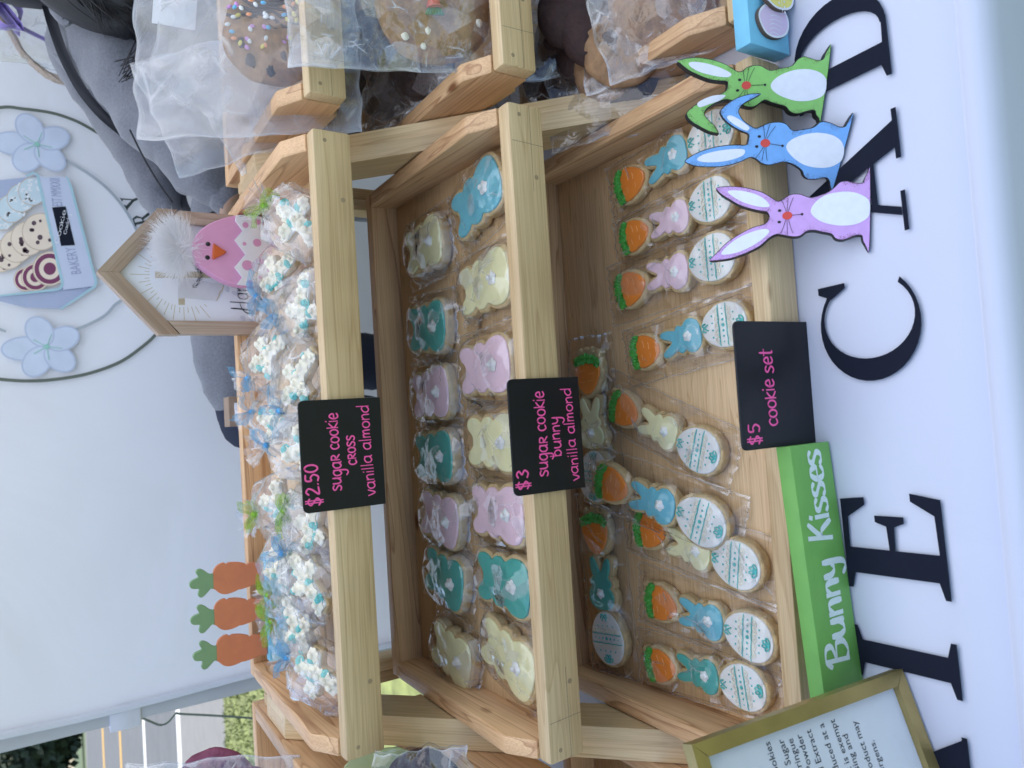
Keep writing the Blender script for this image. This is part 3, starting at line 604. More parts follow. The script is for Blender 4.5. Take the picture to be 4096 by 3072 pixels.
# ------------------------------------------------------------------ the three-step wooden display stands
L2, RW, RH, DEP, ST = .33, .0199, .043, .3354, .019
TH = math.radians(3.0)
TIERS = {1: (.7497, .3525), 2: (.6105, .1955), 3: (.4358, .0405)}
TB = V((0, math.cos(TH), math.sin(TH))); TU = V((0, -math.sin(TH), math.cos(TH)))
def tierM(i): return Matrix.Translation((0, *TIERS[i])) @ Matrix(((1, 0, 0), tuple(TB), tuple(TU))).transposed().to_4x4()
def floorF(i, up=0): return Fr(V((0, *TIERS[i])) + TU * (-RH + .006 + up), (1, 0, 0), TB)
PENCIL = pm('pencil', (.10, .09, .09), .8, .1)
NAILM = pm('nail_filler', (.34, .24, .14), .7, .15)
def stand(label, dx, dy=0, dz=0, tiers=(1, 2, 3)):
    s = thing('display_stand', label, 'display stand', Matrix.Translation((dx, dy, dz)), 'tiered wooden display stands')
    R = random.Random(int(dx * 100))
    for i in tiers:
        T = tierM(i)
        fl = link('tray', box(-L2 + ST, L2 - ST, RW + .0005, DEP - .0005, -RH + .0005, -RH + .006, .0008).mesh('tray'), PINE_F, s, T)
        rail = box(-L2, L2, 0, RW, -RH, 0, .0035).mesh('front_rail'); link('front_rail', rail, PINE, fl, Matrix.Identity(4))
        bk = box(-L2, L2, DEP, DEP + .018, -RH, .0, .002).mesh('back_board'); link('back_board', bk, PINE_R, fl, Matrix.Identity(4))
        prof = [(RW + .0004, -RH), (DEP - .0004, -RH), (DEP - .0004, .0), (.058, .018), (.052, .0178), (RW + .0004, .001)]
        for sx in (-1, 1):
            mb = slab(prof, 0, ST, .0025, 2, botbev=.0015)
            # profile is in (y, z): swing it up so that local x is along the grain
            M = Matrix.Translation((sx * L2 - (ST if sx > 0 else 0), 0, 0)) @ Matrix(((0, 0, 1), (1, 0, 0), (0, 1, 0))).to_4x4()
            link('side_board', mb.mesh('side_board'), PINE_R, fl, M)
        # slats under the tray
        for k in range(3 if i < 3 else 0): link('slat', box(-L2 + .0022, L2 - .0022, .05 + k * .12, .11 + k * .12, -RH - .008, -RH - .0002, .001).mesh('slat'), PINE_F, fl)
        # filled nail holes and pencil marks left on the rail
        holes = []; mk = []
        for sx in (-1, 1):
            holes += [ell(sx * (L2 - .012), -.013, .0022, .0022, 12), ell(sx * (L2 - .075), -.030 + .012 * (i == 3), .0026, .0026, 12)]
            if i > 1 or dx > .3:
                mk += [flatline([(sx * (L2 - .04), -.002), (sx * (L2 - .0415), -.041)], .0005, 0), flatline([(sx * (L2 - .001), -.026), (sx * (L2 - .09), -.0255)], .0005, .00002)]
        face = Matrix.Translation((0, -.0001, 0)) @ Matrix.Rotation(math.pi / 2, 4, 'X')
        [link('nail_hole', flatpoly(h_, 0).mesh('nail_hole', False), NAILM, fl, face) for h_ in holes]
        [link('pencil_mark', k_.mesh('pencil_mark', False), PENCIL, fl, face) for k_ in mk]
    # leaning stringers on both sides, each with a rear leg
    a = math.radians(42.8); c, sn = math.cos(a), math.sin(a)
    pr_ = [(.548, .003), (.94, .366), (1.03, .366), (.64, .003)]
    pr_ = [((y - .7) * c + (z - .1436) * sn, -(y - .7) * sn + (z - .1436) * c) for y, z in pr_]
    ex = V((0, c, sn)); ey = V((0, -sn, c)); ez = ex.cross(ey)
    for sx in (-1, 1):
        M = Matrix.Translation((sx * .3405 - .0088, .7, .1436)) @ Matrix((ex, ey, ez)).transposed().to_4x4()
        link('stringer', slab(pr_, 0, .0176, .002, 2, botbev=.001).mesh('stringer'), PINE, s, M)
        link('rear_leg', box(.001, .36, -.02, .02, -.0088, .0088, .003).mesh('rear_leg'), PINE, s, Matrix.Translation((sx * .3405, 1.055, 0)) @ Matrix(((0, 0, 1), (0, -1, 0), (1, 0, 0))).to_4x4())
    return s
stand('middle pine display stand with three stepped trays of sugar cookies', 0)
stand('right pine display stand holding large bagged cookies', .699, .004, .0)
stand('left pine display stand beside the gold frame, mostly out of view', -.699, .004, 0)
# ------------------------------------------------------------------ cookies
def sym(half): return [(x, y) for x, y in half] + [(-x, y) for x, y in half[::-1] if abs(x) > 1e-6]
BUN_BIG = sym([(0, .47), (.10, .49), (.18, .565), (.28, .61), (.385, .575), (.43, .46), (.40, .33), (.35, .255), (.43, .16), (.445, .03), (.385, -.065), (.48, -.22), (.495, -.42), (.40, -.56), (.2, -.62), (.0, -.635)])
BUN_MINI = sym([(0, .38), (.09, .50), (.18, .70), (.28, .80), (.39, .74), (.40, .52), (.34, .30), (.32, .20), (.42, .08), (.40, -.04), (.36, -.10), (.49, -.28), (.50, -.48), (.38, -.68), (.17, -.77), (0, -.78)])
EGG = [(.5 * math.cos(a) * (1 - .10 * math.sin(a)), .62 * math.sin(a)) for a in [2 * math.pi * i / 28 for i in range(28)]]
CAR_BASE = sym([(0, .70), (.12, .72), (.20, .60), (.30, .68), (.42, .60), (.40, .46), (.47, .34), (.50, .12), (.46, -.12), (.34, -.38), (.18, -.56), (0, -.62)])
CAR_ICE = sym([(0, .34), (.22, .345), (.40, .27), (.45, .10), (.40, -.12), (.28, -.34), (.12, -.50), (0, -.53)])
def scale(p, s, grow=0):
    q = [(x * s, y * s) for x, y in p]
    if grow: nn = normals(ccw(q)); q = ccw(q); q = [(q[i][0] + nn[i][0] * grow, q[i][1] + nn[i][1] * grow) for i in range(len(q))]
    return q
def cookie_mesh(p, s, grow, h, seed, name='cookie'): return slab(crv(scale(p, s, grow), 5), 0, h, .0030, 3, botbev=.0022, wob=.0009, seed=seed).mesh(name, True, 60)
def icing_mesh(p, s, z, h, name='icing', grow=0): return slab(crv(scale(p, s, grow), 5), z, z + h, min(h * .8, .0016), 4, bot=False).mesh(name, True, 60)
def dollop(c, R, mb=None, turns=5, seed=0):
    """a small star-piped swirl that ends in a peak"""
    mb = mb or MB(); n = 20; vs = []; fs = []; lv = 7
    for j in range(lv + 1):
        t = j / lv; rr = R * (1 - t) ** .6 * (1 + .25 * math.sin(t * 9)); z = c[2] + R * 1.1 * t
        for i in range(n):
            a = 2 * math.pi * i / n; k = 1 + .16 * math.cos(turns * a + t * 5.5 + seed) * (1 - t * .5)
            vs.append((c[0] + rr * k * math.cos(a) + R * .12 * t * math.sin(seed), c[1] + rr * k * math.sin(a) + R * .12 * t * math.cos(seed), z))
    for j in range(lv):
        for i in range(n): k = (i + 1) % n; fs.append((j * n + i, j * n + k, (j + 1) * n + k, (j + 1) * n + i))
    fs.append(tuple(lv * n + i for i in range(n))); return mb.add(vs, fs)
def film(hw, hl, H, seed, nx=30, ny=36, ex=.82, puff=.0012, edge=.002, seam=True, pk=None, name='wrapper'):
    """clear sleeve drawn over what it holds: taut over the top, pleated towards its sealed ends"""
    vs = []; fs = []
    for j in range(ny + 1):
        for i in range(nx + 1):
            u = -1 + 2 * i / nx; v = -1 + 2 * j / ny
            x, y = hw * u, hl * v
            base = H(x, y)
            edge_k = max(0, (abs(v) - .78) / .22); side_k = max(0, (abs(u) - .8) / .2)
            pl = .0016 * edge_k * (math.sin(u * 17 + seed) + .6 * math.sin(u * 41 + seed * 2)) + .0010 * side_k * math.sin(v * 19 + seed * 3)
            cr_ = abs(noise.noise(V((x * 38 + seed, y * 38, seed)))) * .0028 + abs(noise.noise(V((x * 90, y * 70 + seed, 2)))) * .0010
            zz = base + puff + cr_ + pl + edge * (edge_k + side_k * .6) * (.5 + .5 * noise.noise(V((u * 2, v * 2, seed))))
            k = .01 * noise.noise(V((v * 3 + seed, u, 5))) * side_k
            vs.append((x * (1 + k * 4) , y * (1 + .03 * noise.noise(V((u * 4, seed, 1))) * edge_k), max(.0004, zz)))
    for j in range(ny):
        for i in range(nx): a = j * (nx + 1) + i; fs.append((a, a + 1, a + nx + 2, a + nx + 1))
    me = MB().add(vs, fs).mesh(name, True, 24); at = me.attributes.new('border', 'FLOAT', 'POINT')
    at.data.foreach_set('value', [1.0 if i in (0, nx) or j in (0, ny) else 0.0 for j in range(ny + 1) for i in range(nx + 1)]); return me
def sst(a, b, x): t = min(1, max(0, (x - a) / (b - a))); return t * t * (3 - 2 * t)

# --- single bunny cookies in the middle tray
BW, BH, BT = .064, .0135, .0028
F2 = floorF(2)
big_cookie = [cookie_mesh(BUN_BIG, BW, .0042, BH, 11 * k) for k in range(3)]
big_ice = icing_mesh(BUN_BIG, BW, BH - .0006, BT)
big_tail = dollop((0, -.016, BH + BT - .0007), .0068).mesh('tail', True, 50)
def Hbig(x, y): d = ((abs(x) / .0335) ** 3.2 + (abs(y + .001) / .0425) ** 3.2) ** (1 / 3.2); t = math.hypot(x, y + .016); return (BH + BT + .0002) * (1 - sst(.98, 1.32, d)) + .0060 * (1 - sst(.001, .036, t))
big_film = [film(.046, .054, Hbig, s) for s in (1.3, 4.7, 8.1, 12.9)]
def variant(me, mat, cache={}):
    k = (me.name, mat.name)
    if k not in cache:
        m = me.copy(); m.materials.clear(); m.materials.append(mat); cache[k] = m
    return cache[k]
GB = 'bunny cookies in the middle tray'
BUNS = [  # pixel centre, colour, turn, row, words
 (918, 532, 'yellow', 8, 0, 'yellow bunny cookie in crinkled film, back row of the middle tray, farthest right'),
 (926, 708, 'teal', -2, 0, 'teal bunny cookie in the back row between the right yellow and right pink ones'),
 (933, 850, 'pink', 4, 0, 'pink bunny cookie in the back row, right of the two pinks behind'),
 (941, 985, 'teal', 0, 0, 'teal bunny cookie in the back row between the two pink cookies'),
 (953, 1118, 'pink', -14, 0, 'pink bunny cookie turned slightly in the back row, left of the two pinks behind'),
 (963, 1247, 'teal', -20, 0, 'teal bunny cookie tilted in the back row, second from the left end'),
 (978, 1412, 'yellow', -22, 0, 'yellow bunny cookie in the back row, in the left corner of the middle tray'),
 (1030, 428, 'blue', 24, 1, 'light blue bunny cookie at the right end of the front row, middle tray'),
 (1046, 612, 'yellow', 8, 1, 'yellow bunny cookie beside the blue one in the front row'),
 (1047, 793, 'pink', 3, 1, 'pink bunny cookie in the front row to the right of the three dollar sign'),
 (1064, 955, 'yellow', -2, 1, 'yellow bunny cookie half hidden behind the three dollar sign'),
 (1075, 1108, 'pink', -3, 1, 'pink bunny cookie in the front row, left edge of the three dollar sign'),
 (1087, 1258, 'teal', -6, 1, 'teal bunny cookie in the front row, second from the left end'),
 (1097, 1420, 'yellow', -24, 1, 'yellow bunny cookie tilted at the left end of the front row')]
for k, (x, y, colr, rot, row, lab) in enumerate(BUNS):
    sc = 4096 / 2212
    # the far row leans up a little on the back board, the near row on the front rail
    fr = Fr(F2.P, F2.ex, F2.ey)
    a, b = Fr(F2.P + F2.n * (BH + .002), F2.ex, F2.ey).at(x * sc, y * sc)
    tilt = math.radians(4 if row == 0 else 1.5)
    M = F2.M @ Matrix.Translation((a, b, .0012 + (math.sin(tilt) * .054))) @ Matrix.Rotation(math.radians(rot) * .8, 4, 'Z') @ Matrix.Rotation(tilt, 4, 'X')
    t = thing('bunny_cookie', lab, 'cookie', M, GB)
    D = Matrix.Diagonal(((1.0, 1.02, 1, 1), (.99, 1.22, 1, 1))[row])
    link('cookie', variant(big_cookie[k % 3], DOUGH), None, t, D)
    link('icing', variant(big_ice, ICE[colr]), None, t, D)
    link('tail', variant(big_tail, WHITE_I), None, t, Matrix.Translation((0, -.0015 - .002 * row, 0)))
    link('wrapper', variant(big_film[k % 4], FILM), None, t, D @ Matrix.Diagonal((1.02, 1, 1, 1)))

# --- sets of three in the bottom tray
F3 = floorF(3)
SH, SI = .0125, .0024
car_c = cookie_mesh(CAR_BASE, .044, .0015, SH, 3, 'carrot_cookie'); car_i = icing_mesh(CAR_ICE, .044, SH - .0005, SI + .0006)
bun_c = [cookie_mesh(BUN_MINI, .0385, .0036, SH, 5 + 7 * k, 'bunny_cookie') for k in range(2)]; bun_i = icing_mesh(BUN_MINI, .0385, SH - .0005, SI)
egg_c = cookie_mesh(EGG, .049, .0034, SH, 9, 'egg_cookie'); egg_i = icing_mesh(EGG, .049, SH - .0005, SI)
mini_tail = dollop((0, -.011, SH + SI - .0009), .0052, seed=1).mesh('tail', True, 50)
mb = MB(); zt = SH + SI
for pts in ([(-.011, .004), (-.004, .005)], [(-.016, .010), (-.008, .0105)], [(.004, .001), (.013, .003)], [(.002, -.007), (.010, -.006)], [(-.009, -.009), (-.003, -.0085)]):
    tube([(x, y, zt + .0002) for x, y in crv([pts[0], ((pts[0][0] + pts[1][0]) / 2, (pts[0][1] + pts[1][1]) / 2 - .0008), pts[1]], 4, False)], .00045, 5, False, mb, flat=.7)
car_l = mb.mesh('icing_line')
# ruffled leaf of piped green icing
mb = MB(); r = random.Random(4)
for k in range(9):
    a = -1 + 2 * k / 8; c = V((a * .0165, .0190 - .004 * a * a + r.uniform(-.001, .001), zt - .0008)); n = 22; vs = [(*c[:2], c[2] + .003)]; fs = []
    for ring in (1, 2):
        for i in range(n):
            an = 2 * math.pi * i / n; rr = .0048 * ring / 2 * (1 + .12 * math.sin(5 * an + k))
            vs.append((c[0] + rr * math.cos(an), c[1] + rr * 1.25 * math.sin(an), c[2] + (.0030 if ring == 1 else .0012) + .0013 * math.sin(an * 6 + k * 2) * ring / 2 + r.uniform(-.0003, .0003)))
    for i in range(n):
        j = (i + 1) % n; fs += [(0, 1 + i, 1 + j), (1 + i, 1 + n + i, 1 + n + j, 1 + j)]
    base = len(vs)
    for i in range(n): an = 2 * math.pi * i / n; vs.append((c[0] + .0032 * math.cos(an), c[1] + .004 * math.sin(an), c[2] - .0012))
    for i in range(n): j = (i + 1) % n; fs.append((1 + n + i, base + i, base + j, 1 + n + j))
    mb.add(vs, fs)
car_f = mb.mesh('leaf', True, 70)
# egg piping
def earc(y): return .5 * .049 * math.sqrt(max(0, 1 - (y / (.62 * .049)) ** 2)) * (1 - .10 * y / (.62 * .049))
zt = SH + SI + .0001
mt = MB(); mc = MB()
for y in (.0052, -.0052):
    wv = earc(y) - .0012; tube([(-wv + 2 * wv * i / 12, y + .0003 * math.sin(i * 2.1), zt + .0002 - (.0011 if i in (0, 12) else 0)) for i in range(13)], .00062, 5, False, mt, flat=.7)
for i in range(7):
    R = (.0009, .0012, .0015, .0021, .0015, .0012, .0009)[i]; ball(((i - 3) * .0060, 0, zt - .0003), (R, R, R * .6), 8, 3, mt, half=True)
for sg in (1, -1):
    for i in range(5):
        x = (i - 2) * .0078; y = sg * .0064
        tube([(x + .0036 * math.cos(a), y + sg * .0044 * math.sin(a), zt + .0002) for a in [math.pi * k / 8 for k in range(9)]], .00058, 5, False, mc, flat=.7)
        if abs(i - 2) < 3: ball((x, y + sg * .0012, zt - .0002), (.0013, .0013, .0008), 8, 3, mc, half=True)
    for i in range(4):
        x = (i - 1.5) * .0078; y = sg * .0142
        if abs(x) < earc(y) - .002: ball((x, y, zt - .0003), (.0011, .0011, .0007), 8, 3, mt, half=True)
# bow at the narrow end, leafy sprig at the broad end
for sx in (-1, 1): tube([(sx * (.0006 + .0040 * math.sin(a / 2) * abs(math.cos(a))) + sx * .0030 * math.sin(a) ** 2, .0255 + .0030 * math.sin(2 * a) * .8, zt + .0004) for a in [math.pi * k / 12 for k in range(13)]], .0007, 5, False, mt); tube([(0, .0255, zt + .0002), (sx * .002, .0225, zt + .0003), (sx * .0034, .0200, zt + .0003)], .0007, 5, False, mt)
for an in (-60, -18, 18, 60):
    a0 = math.radians(90 + an); ln = .0085 if abs(an) < 30 else .0075
    ctr = V((0, -.0265)); d = V((math.cos(a0), math.sin(a0))); s = V((-d[1], d[0]))
    tube([(*(ctr + d * ln * (.5 - .5 * math.cos(t)) + s * .0019 * math.sin(t)), zt + .0005) for t in [2 * math.pi * k / 12 for k in range(12)]], .0007, 5, True, mt)
egg_t = mt.mesh('piping'); egg_p = mc.mesh('piping')
def Hset(x, y):
    d = (abs(x) / .026) ** 2.4
    h = SH + SI + .0006
    k = 1 - sst(.92, 1.7, d)
    e = 1 - sst(.082, .100, abs(y + .001))
    dip = .003 * (math.exp(-((y - .030) / .006) ** 2) + math.exp(-((y + .029) / .006) ** 2))
    tl = .0045 * (1 - sst(.004, .016, math.hypot(x, y + .010)))
    return max(0, h - dip) * k * e + tl
set_film = [film(.037, .106, Hset, s, 26, 60) for s in (2.2, 6.4, 9.9)]
GS = 'three cookie sets in the bottom tray'
SETS = [(2522, 728, 2832, 548, 'blue', 'cookie set with a blue bunny, its egg hidden behind the green and blue wooden rabbits'),
 (2541, 945, 2832, 806, 'pink', 'cookie set with a pink bunny nearest the blue wooden rabbit ear'),
 (2524, 1148, 2838, 1037, 'pink', 'cookie set with a pink bunny whose egg is touched by the pink rabbit ear tip'),
 (2584, 1404, 2888, 1306, 'blue', 'cookie set with a blue bunny and an egg partly behind the five dollar sign'),
 (2499, 1639, 2785, 1790, 'yellow', 'cookie set with a yellow bunny slanting left above the five dollar sign'),
 (2492, 1931, 2806, 2070, 'blue', 'cookie set with a blue bunny whose egg overlaps another egg'),
 (2600, 2130, 2932, 2254, 'yellow', 'cookie set with a yellow bunny beside the floor knot'),
 (2647, 2415, 2983, 2542, 'blue', 'cookie set with a light blue bunny, second from the left side board'),
 (2644, 2662, 2960, 2742, 'teal', 'cookie set with a teal bunny against the left side board by the gold frame'),
 (2352, 1502, 2384, 1895, 'yellow', 'cookie set with a yellow bunny lying along the back board under the three dollar sign'),
 (2388, 2137, 2428, 2540, 'teal', 'cookie set with a teal bunny lying along the back board in the left corner')]
FT = Fr(F3.P + F3.n * (SH + .002), F3.ex, F3.ey)
for k, (x0, y0_, x1, y1_, colr, lab) in enumerate(SETS):
    a = V(FT.at(x0, y0_)); b = V(FT.at(x1, y1_)); d = (a - b); ang = math.atan2(d[1], d[0]) - math.pi / 2
    c = (a + b) / 2; s = d.length / .1165; lift = .0
    tilt = Matrix.Identity(4)
    if k >= 9: tilt = Matrix.Rotation(math.radians(5), 4, 'X'); lift = .003
    if k == 5: lift = .0125
    M = F3.M @ Matrix.Translation((c[0], c[1], .0012 + lift)) @ tilt @ Matrix.Rotation(ang, 4, 'Z')
    if k == 5: M = M @ Matrix.Rotation(math.radians(6), 4, 'X')
    t = thing('cookie_set', lab, 'cookies', M, GS)
    D = Matrix.Diagonal((s, s, 1, 1)); sh = Matrix.Diagonal((min(s, 1.06) ** .5, 1, 1, 1)); r = random.Random(k + 40)
    tw = [Matrix.Rotation(math.radians(r.uniform(-7, 7)), 4, 'Z') for _ in range(3)]
    T = lambda y, q: Matrix.Translation((r.uniform(-.002, .002) * s, y * s, 0)) @ D @ tw[q]
    cc = link('carrot_cookie', variant(car_c, DOUGH), None, t, T(.0590, 0)); bc = link('bunny_cookie', variant(bun_c[k % 2], DOUGH), None, t, T(.0010, 1)); ec = link('egg_cookie', variant(egg_c, DOUGH), None, t, T(-.0610, 2))
    link('icing', variant(car_i, ORANGE), None, cc); link('leaf', variant(car_f, GREEN_I), None, cc); link('icing_line', variant(car_l, ORANGE_L), None, cc)
    link('icing', variant(bun_i, ICE[colr]), None, bc); link('tail', variant(mini_tail, WHITE_I), None, bc)
    link('icing', variant(egg_i, WHITE_I), None, ec); link('piping', variant(egg_t, TEAL_P), None, ec); link('piping', variant(egg_p, CREAM), None, ec)
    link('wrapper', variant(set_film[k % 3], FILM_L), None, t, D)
# ------------------------------------------------------------------ price signs hooked over the rails
def chalk(i, px, words, lab, lines):
    """px: TR, BR, BL, TL corners"""
    y, z = TIERS[i]; fr = Fr((0, y - .0042, 0))
    c = [V(fr.at(*q)) for q in px]; x0 = (c[2][0] + c[3][0]) / 2; x1 = (c[0][0] + c[1][0]) / 2; z0 = (c[1][1] + c[2][1]) / 2; z1 = (c[0][1] + c[3][1]) / 2
    W = x1 - x0; H = z1 - z0; r_ = .006
    t = thing('price_sign', lab, 'sign', Matrix.Translation((x0, y - .0042, z0)) @ Matrix.Rotation(math.pi / 2, 4, 'X'), 'black price signs on the rails')
    out = [(0, 0), (W, 0)] + [(W - r_ + r_ * math.cos(a), H - r_ + r_ * math.sin(a)) for a in [math.pi / 2 * k / 6 for k in range(7)]] + [(r_ + r_ * math.cos(a), H - r_ + r_ * math.sin(a)) for a in [math.pi / 2 + math.pi / 2 * k / 6 for k in range(7)]]
    link('panel', slab(out, -.0022, 0, .0003, 1).mesh('panel'), CHALK, t)
    top = z - z0
    mb = MB(); bx = lambda *a: mb.add(*(lambda m: (m.v, m.f))(box(*a, .0002)))
    bx(W * .25, W * .75, top + .0008, top + .0022, -.0022 - RW - .006, -.0023); bx(W * .25, W * .75, top - .012, top + .0022, -.0022 - RW - .0062, -.0022 - RW - .0048)
    link('hook', mb.mesh('hook'), CHALK, t)
    for s, u0, u1, v, xh, wd, sl, sd in lines:
        mb = write(s, u0 * W, u1 * W, H * (1 - v), xh * H, wd, .00035, slope=sl, seed=sd, jit=.09); link('lettering', mb.mesh('lettering', False), PINKPEN, t)
chalk(1, [(1190, 1604), (1518, 1588), (1544, 2015), (1215, 2056)], '', 'black price sign reading $2.50 sugar cookie cross on the top rail', [('$2.50', .06, .43, .205, .095, .0019, .045, 1), ('sugar cookie', .17, .87, .465, .095, .0016, .015, 2), ('cross', .39, .66, .655, .09, .0016, .02, 3), ('vanilla almond', .09, .93, .87, .088, .0014, .03, 4)])
chalk(2, [(2032, 1518), (2311, 1506), (2342, 1952), (2056, 1984)], '', 'black price sign reading $3 sugar cookie bunny on the middle rail', [('$3', .05, .22, .205, .095, .0019, .02, 5), ('sugar cookie', .14, .88, .475, .105, .0016, -.01, 6), ('bunny', .30, .65, .675, .095, .0015, .01, 7), ('vanilla almond', .07, .90, .915, .088, .0014, .035, 8)])
chalk(3, [(2935, 1287), (3223, 1284), (3265, 1772), (2973, 1803)], '', 'black price sign reading $5 cookie set at the bottom rail', [('$5', .04, .20, .23, .09, .0018, .025, 9), ('cookie set', .17, .77, .475, .105, .0018, .02, 10)])

# ------------------------------------------------------------------ painted wooden rabbits leaning on the bottom rail
def CR(pts): return [(2650 + x * .5725, 150 + y * .5725) for x, y in pts]
def rabbit(name_, lab, col, wornbrown, basepx, beta, outline, ears, belly, eyes, nose, mouth, whisk, lift=0):
    A, B = [onZ(*q, .0005) for q in basepx]     # right and left ends of its foot
    ex = (A - B); ex.z = 0; ex.normalize(); back = V((-ex[1], ex[0], 0)); b = math.radians(beta)
    fr = Fr((A + B) / 2 + V((0, 0, lift)), ex, back * math.cos(b) + V((0, 0, math.sin(b))))
    t = thing('wooden_rabbit', lab, 'rabbit ornament', fr.M, 'painted wooden rabbits')
    q = lambda pts: [fr.at(*p) for p in CR(pts)]
    o = crv(q(outline), 3)
    paint = pm('paint_' + name_, col, .6, .05, 150, .15, 500); edge = pm('worn_' + name_, tuple(.35 * a_ + .65 * b_ for a_, b_ in zip(col, wornbrown)), .8, .2, 500)
    link('board', slab(o, -.0115, 0, .0007, 2, top=0, side=1).mesh('board', False), [paint, BLACK_E], t)
    pc = ccw([k[:2] for k in o]); nn_ = normals(pc); mb = MB(); r = random.Random(len(o))
    for k in range(1500):      # paint rubbed off along the sawn edge
        i = r.randrange(len(pc)); j = (i + 1) % len(pc); u = r.random(); c = V(pc[i]) * (1 - u) + V(pc[j]) * u - nn_[i] * (.0009 + .0030 * r.random() ** 2.2)
        if noise.noise(V((c[0] * 60, c[1] * 60, 3))) < -.12 or dist_out(c, pc) < .0007: continue
        sz = r.uniform(.00016, .00042); a0 = r.uniform(0, 6.3); mb.add([(c[0] + sz * r.uniform(.6, 1.3) * math.cos(a0 + 1.57 * m), c[1] + sz * r.uniform(.6, 1.3) * math.sin(a0 + 1.57 * m), .00012 + k * 4e-8) for m in range(4)], [(0, 1, 2, 3)])
    setp(link('worn_edge', mb.mesh('worn_edge', False), edge, t), kind='stuff')
    mb = MB()
    for e in ears: link('ear_lining', flatpoly(crv(q(e), 3), .00025).mesh('ear_lining', False), WHITE_P, t)
    link('belly', flatpoly(crv(q(belly), 3), .00025).mesh('belly', False), WHITE_P, t)
    for e in eyes: c = q([e])[0]; link('eye', flatpoly(ell(*c, .0012, .0015, 10), .0003).mesh('eye', False), BLACK_E, t)
    c = q([nose])[0]; link('nose', flatpoly(ell(*c, .0035, .0042, 16), .0004).mesh('nose', False), RED, t)
    m = q(mouth); mb = MB(); flatline(m, .0007, .00035, mb); flatpoly(ell(*m[1], .0011, .0011, 10), .0004, mb); link('mouth', mb.mesh('mouth', False), BLACK_E, t)
    for wv in whisk:
        p = q(wv); mid = ((p[0][0] + p[1][0]) / 2 + (p[1][0] - c[0]) * .06, (p[0][1] + p[1][1]) / 2)
        link('whisker', flatline(crv([p[0], mid, p[1]], 4, False), .00038, .00037).mesh('whisker', False), BLACK_E, t)
RED = pm('paint_red', lin(214, 76, 66), .6, .05, 100)
rabbit('green', 'green wooden rabbit with its left ear folded down, rightmost of the three', lin(140, 200, 108), (.10, .055, .03), [(3326, 196), (3288, 484)], 51,
 [(1180, 80), (1150, 88), (1135, 115), (1120, 150), (1080, 155), (1030, 140), (990, 130), (945, 150), (910, 190), (870, 205), (810, 215), (760, 228), (725, 215), (690, 195), (640, 192), (590, 205), (560, 230), (525, 235), (480, 205), (430, 180), (360, 155), (280, 140), (200, 138), (107, 160), (130, 190), (180, 230), (250, 265), (330, 295), (400, 305), (450, 310), (452, 340), (440, 370), (400, 395), (330, 420), (260, 450), (200, 490), (168, 525), (175, 560), (210, 595), (270, 630), (330, 660), (385, 672), (395, 668), (370, 620), (330, 580), (300, 545), (298, 520), (315, 495), (370, 460), (430, 438), (480, 440), (530, 460), (570, 480), (620, 488), (660, 475), (710, 440), (760, 455), (810, 470), (860, 485), (880, 510), (910, 530), (950, 535), (1000, 520), (1060, 510), (1070, 540), (1090, 565), (1110, 580)],
 [[(182, 185), (210, 170), (300, 180), (400, 210), (470, 245), (480, 265), (450, 278), (370, 270), (270, 245), (210, 215)], [(243, 460), (290, 430), (360, 405), (435, 402), (430, 420), (390, 445), (330, 465), (260, 488)]],
 [(755, 340), (775, 300), (830, 260), (920, 228), (1020, 222), (1100, 245), (1140, 285), (1145, 330), (1135, 385), (1100, 420), (1020, 443), (930, 443), (840, 415), (780, 380)],
 [(539, 296), (524, 370)], (585, 335), [(612, 335), (716, 331)], [[(572, 308), (560, 220)], [(585, 308), (605, 210)], [(598, 308), (643, 212)], [(570, 365), (530, 415)], [(578, 368), (572, 402)], [(590, 368), (602, 470)]])
rabbit('blue', 'blue wooden rabbit with its right ear folded, in the middle of the three', lin(120, 174, 232), (.10, .06, .05), [(3413, 470), (3332, 756)], 47,
 [(1332, 560), (1300, 575), (1285, 605), (1270, 622), (1230, 620), (1190, 600), (1140, 585), (1100, 590), (1070, 615), (1040, 630), (980, 640), (930, 648), (900, 640), (870, 605), (830, 590), (780, 590), (730, 600), (690, 618), (650, 630), (610, 610), (570, 580), (545, 545), (535, 515), (550, 480), (590, 450), (640, 425), (690, 395), (660, 388), (600, 395), (520, 420), (460, 455), (420, 490), (402, 515), (410, 545), (440, 585), (500, 630), (560, 660), (600, 678), (598, 715), (585, 748), (520, 748), (440, 752), (360, 765), (290, 785), (220, 815), (155, 860), (180, 885), (240, 902), (330, 907), (420, 903), (500, 885), (560, 865), (610, 840), (650, 850), (690, 880), (740, 893), (790, 885), (840, 872), (890, 880), (940, 905), (975, 935), (985, 965), (1010, 990), (1060, 995), (1110, 985), (1150, 985), (1165, 1010), (1170, 1040), (1195, 1060)],
 [[(450, 555), (480, 545), (540, 575), (600, 620), (605, 640), (580, 650), (520, 620), (470, 585)], [(240, 850), (280, 820), (370, 795), (480, 780), (560, 780), (577, 800), (550, 830), (460, 860), (350, 872), (270, 868)]],
 [(865, 755), (900, 715), (980, 680), (1080, 665), (1180, 680), (1245, 720), (1268, 775), (1262, 830), (1240, 870), (1170, 905), (1080, 910), (990, 890), (920, 845), (875, 795)],
 [(676, 692), (658, 762)], (718, 738), [(745, 742), (838, 757)], [[(712, 708), (703, 612)], [(718, 708), (750, 608)], [(728, 710), (790, 620)], [(706, 765), (648, 845)], [(712, 768), (695, 860)], [(722, 768), (731, 862)]])
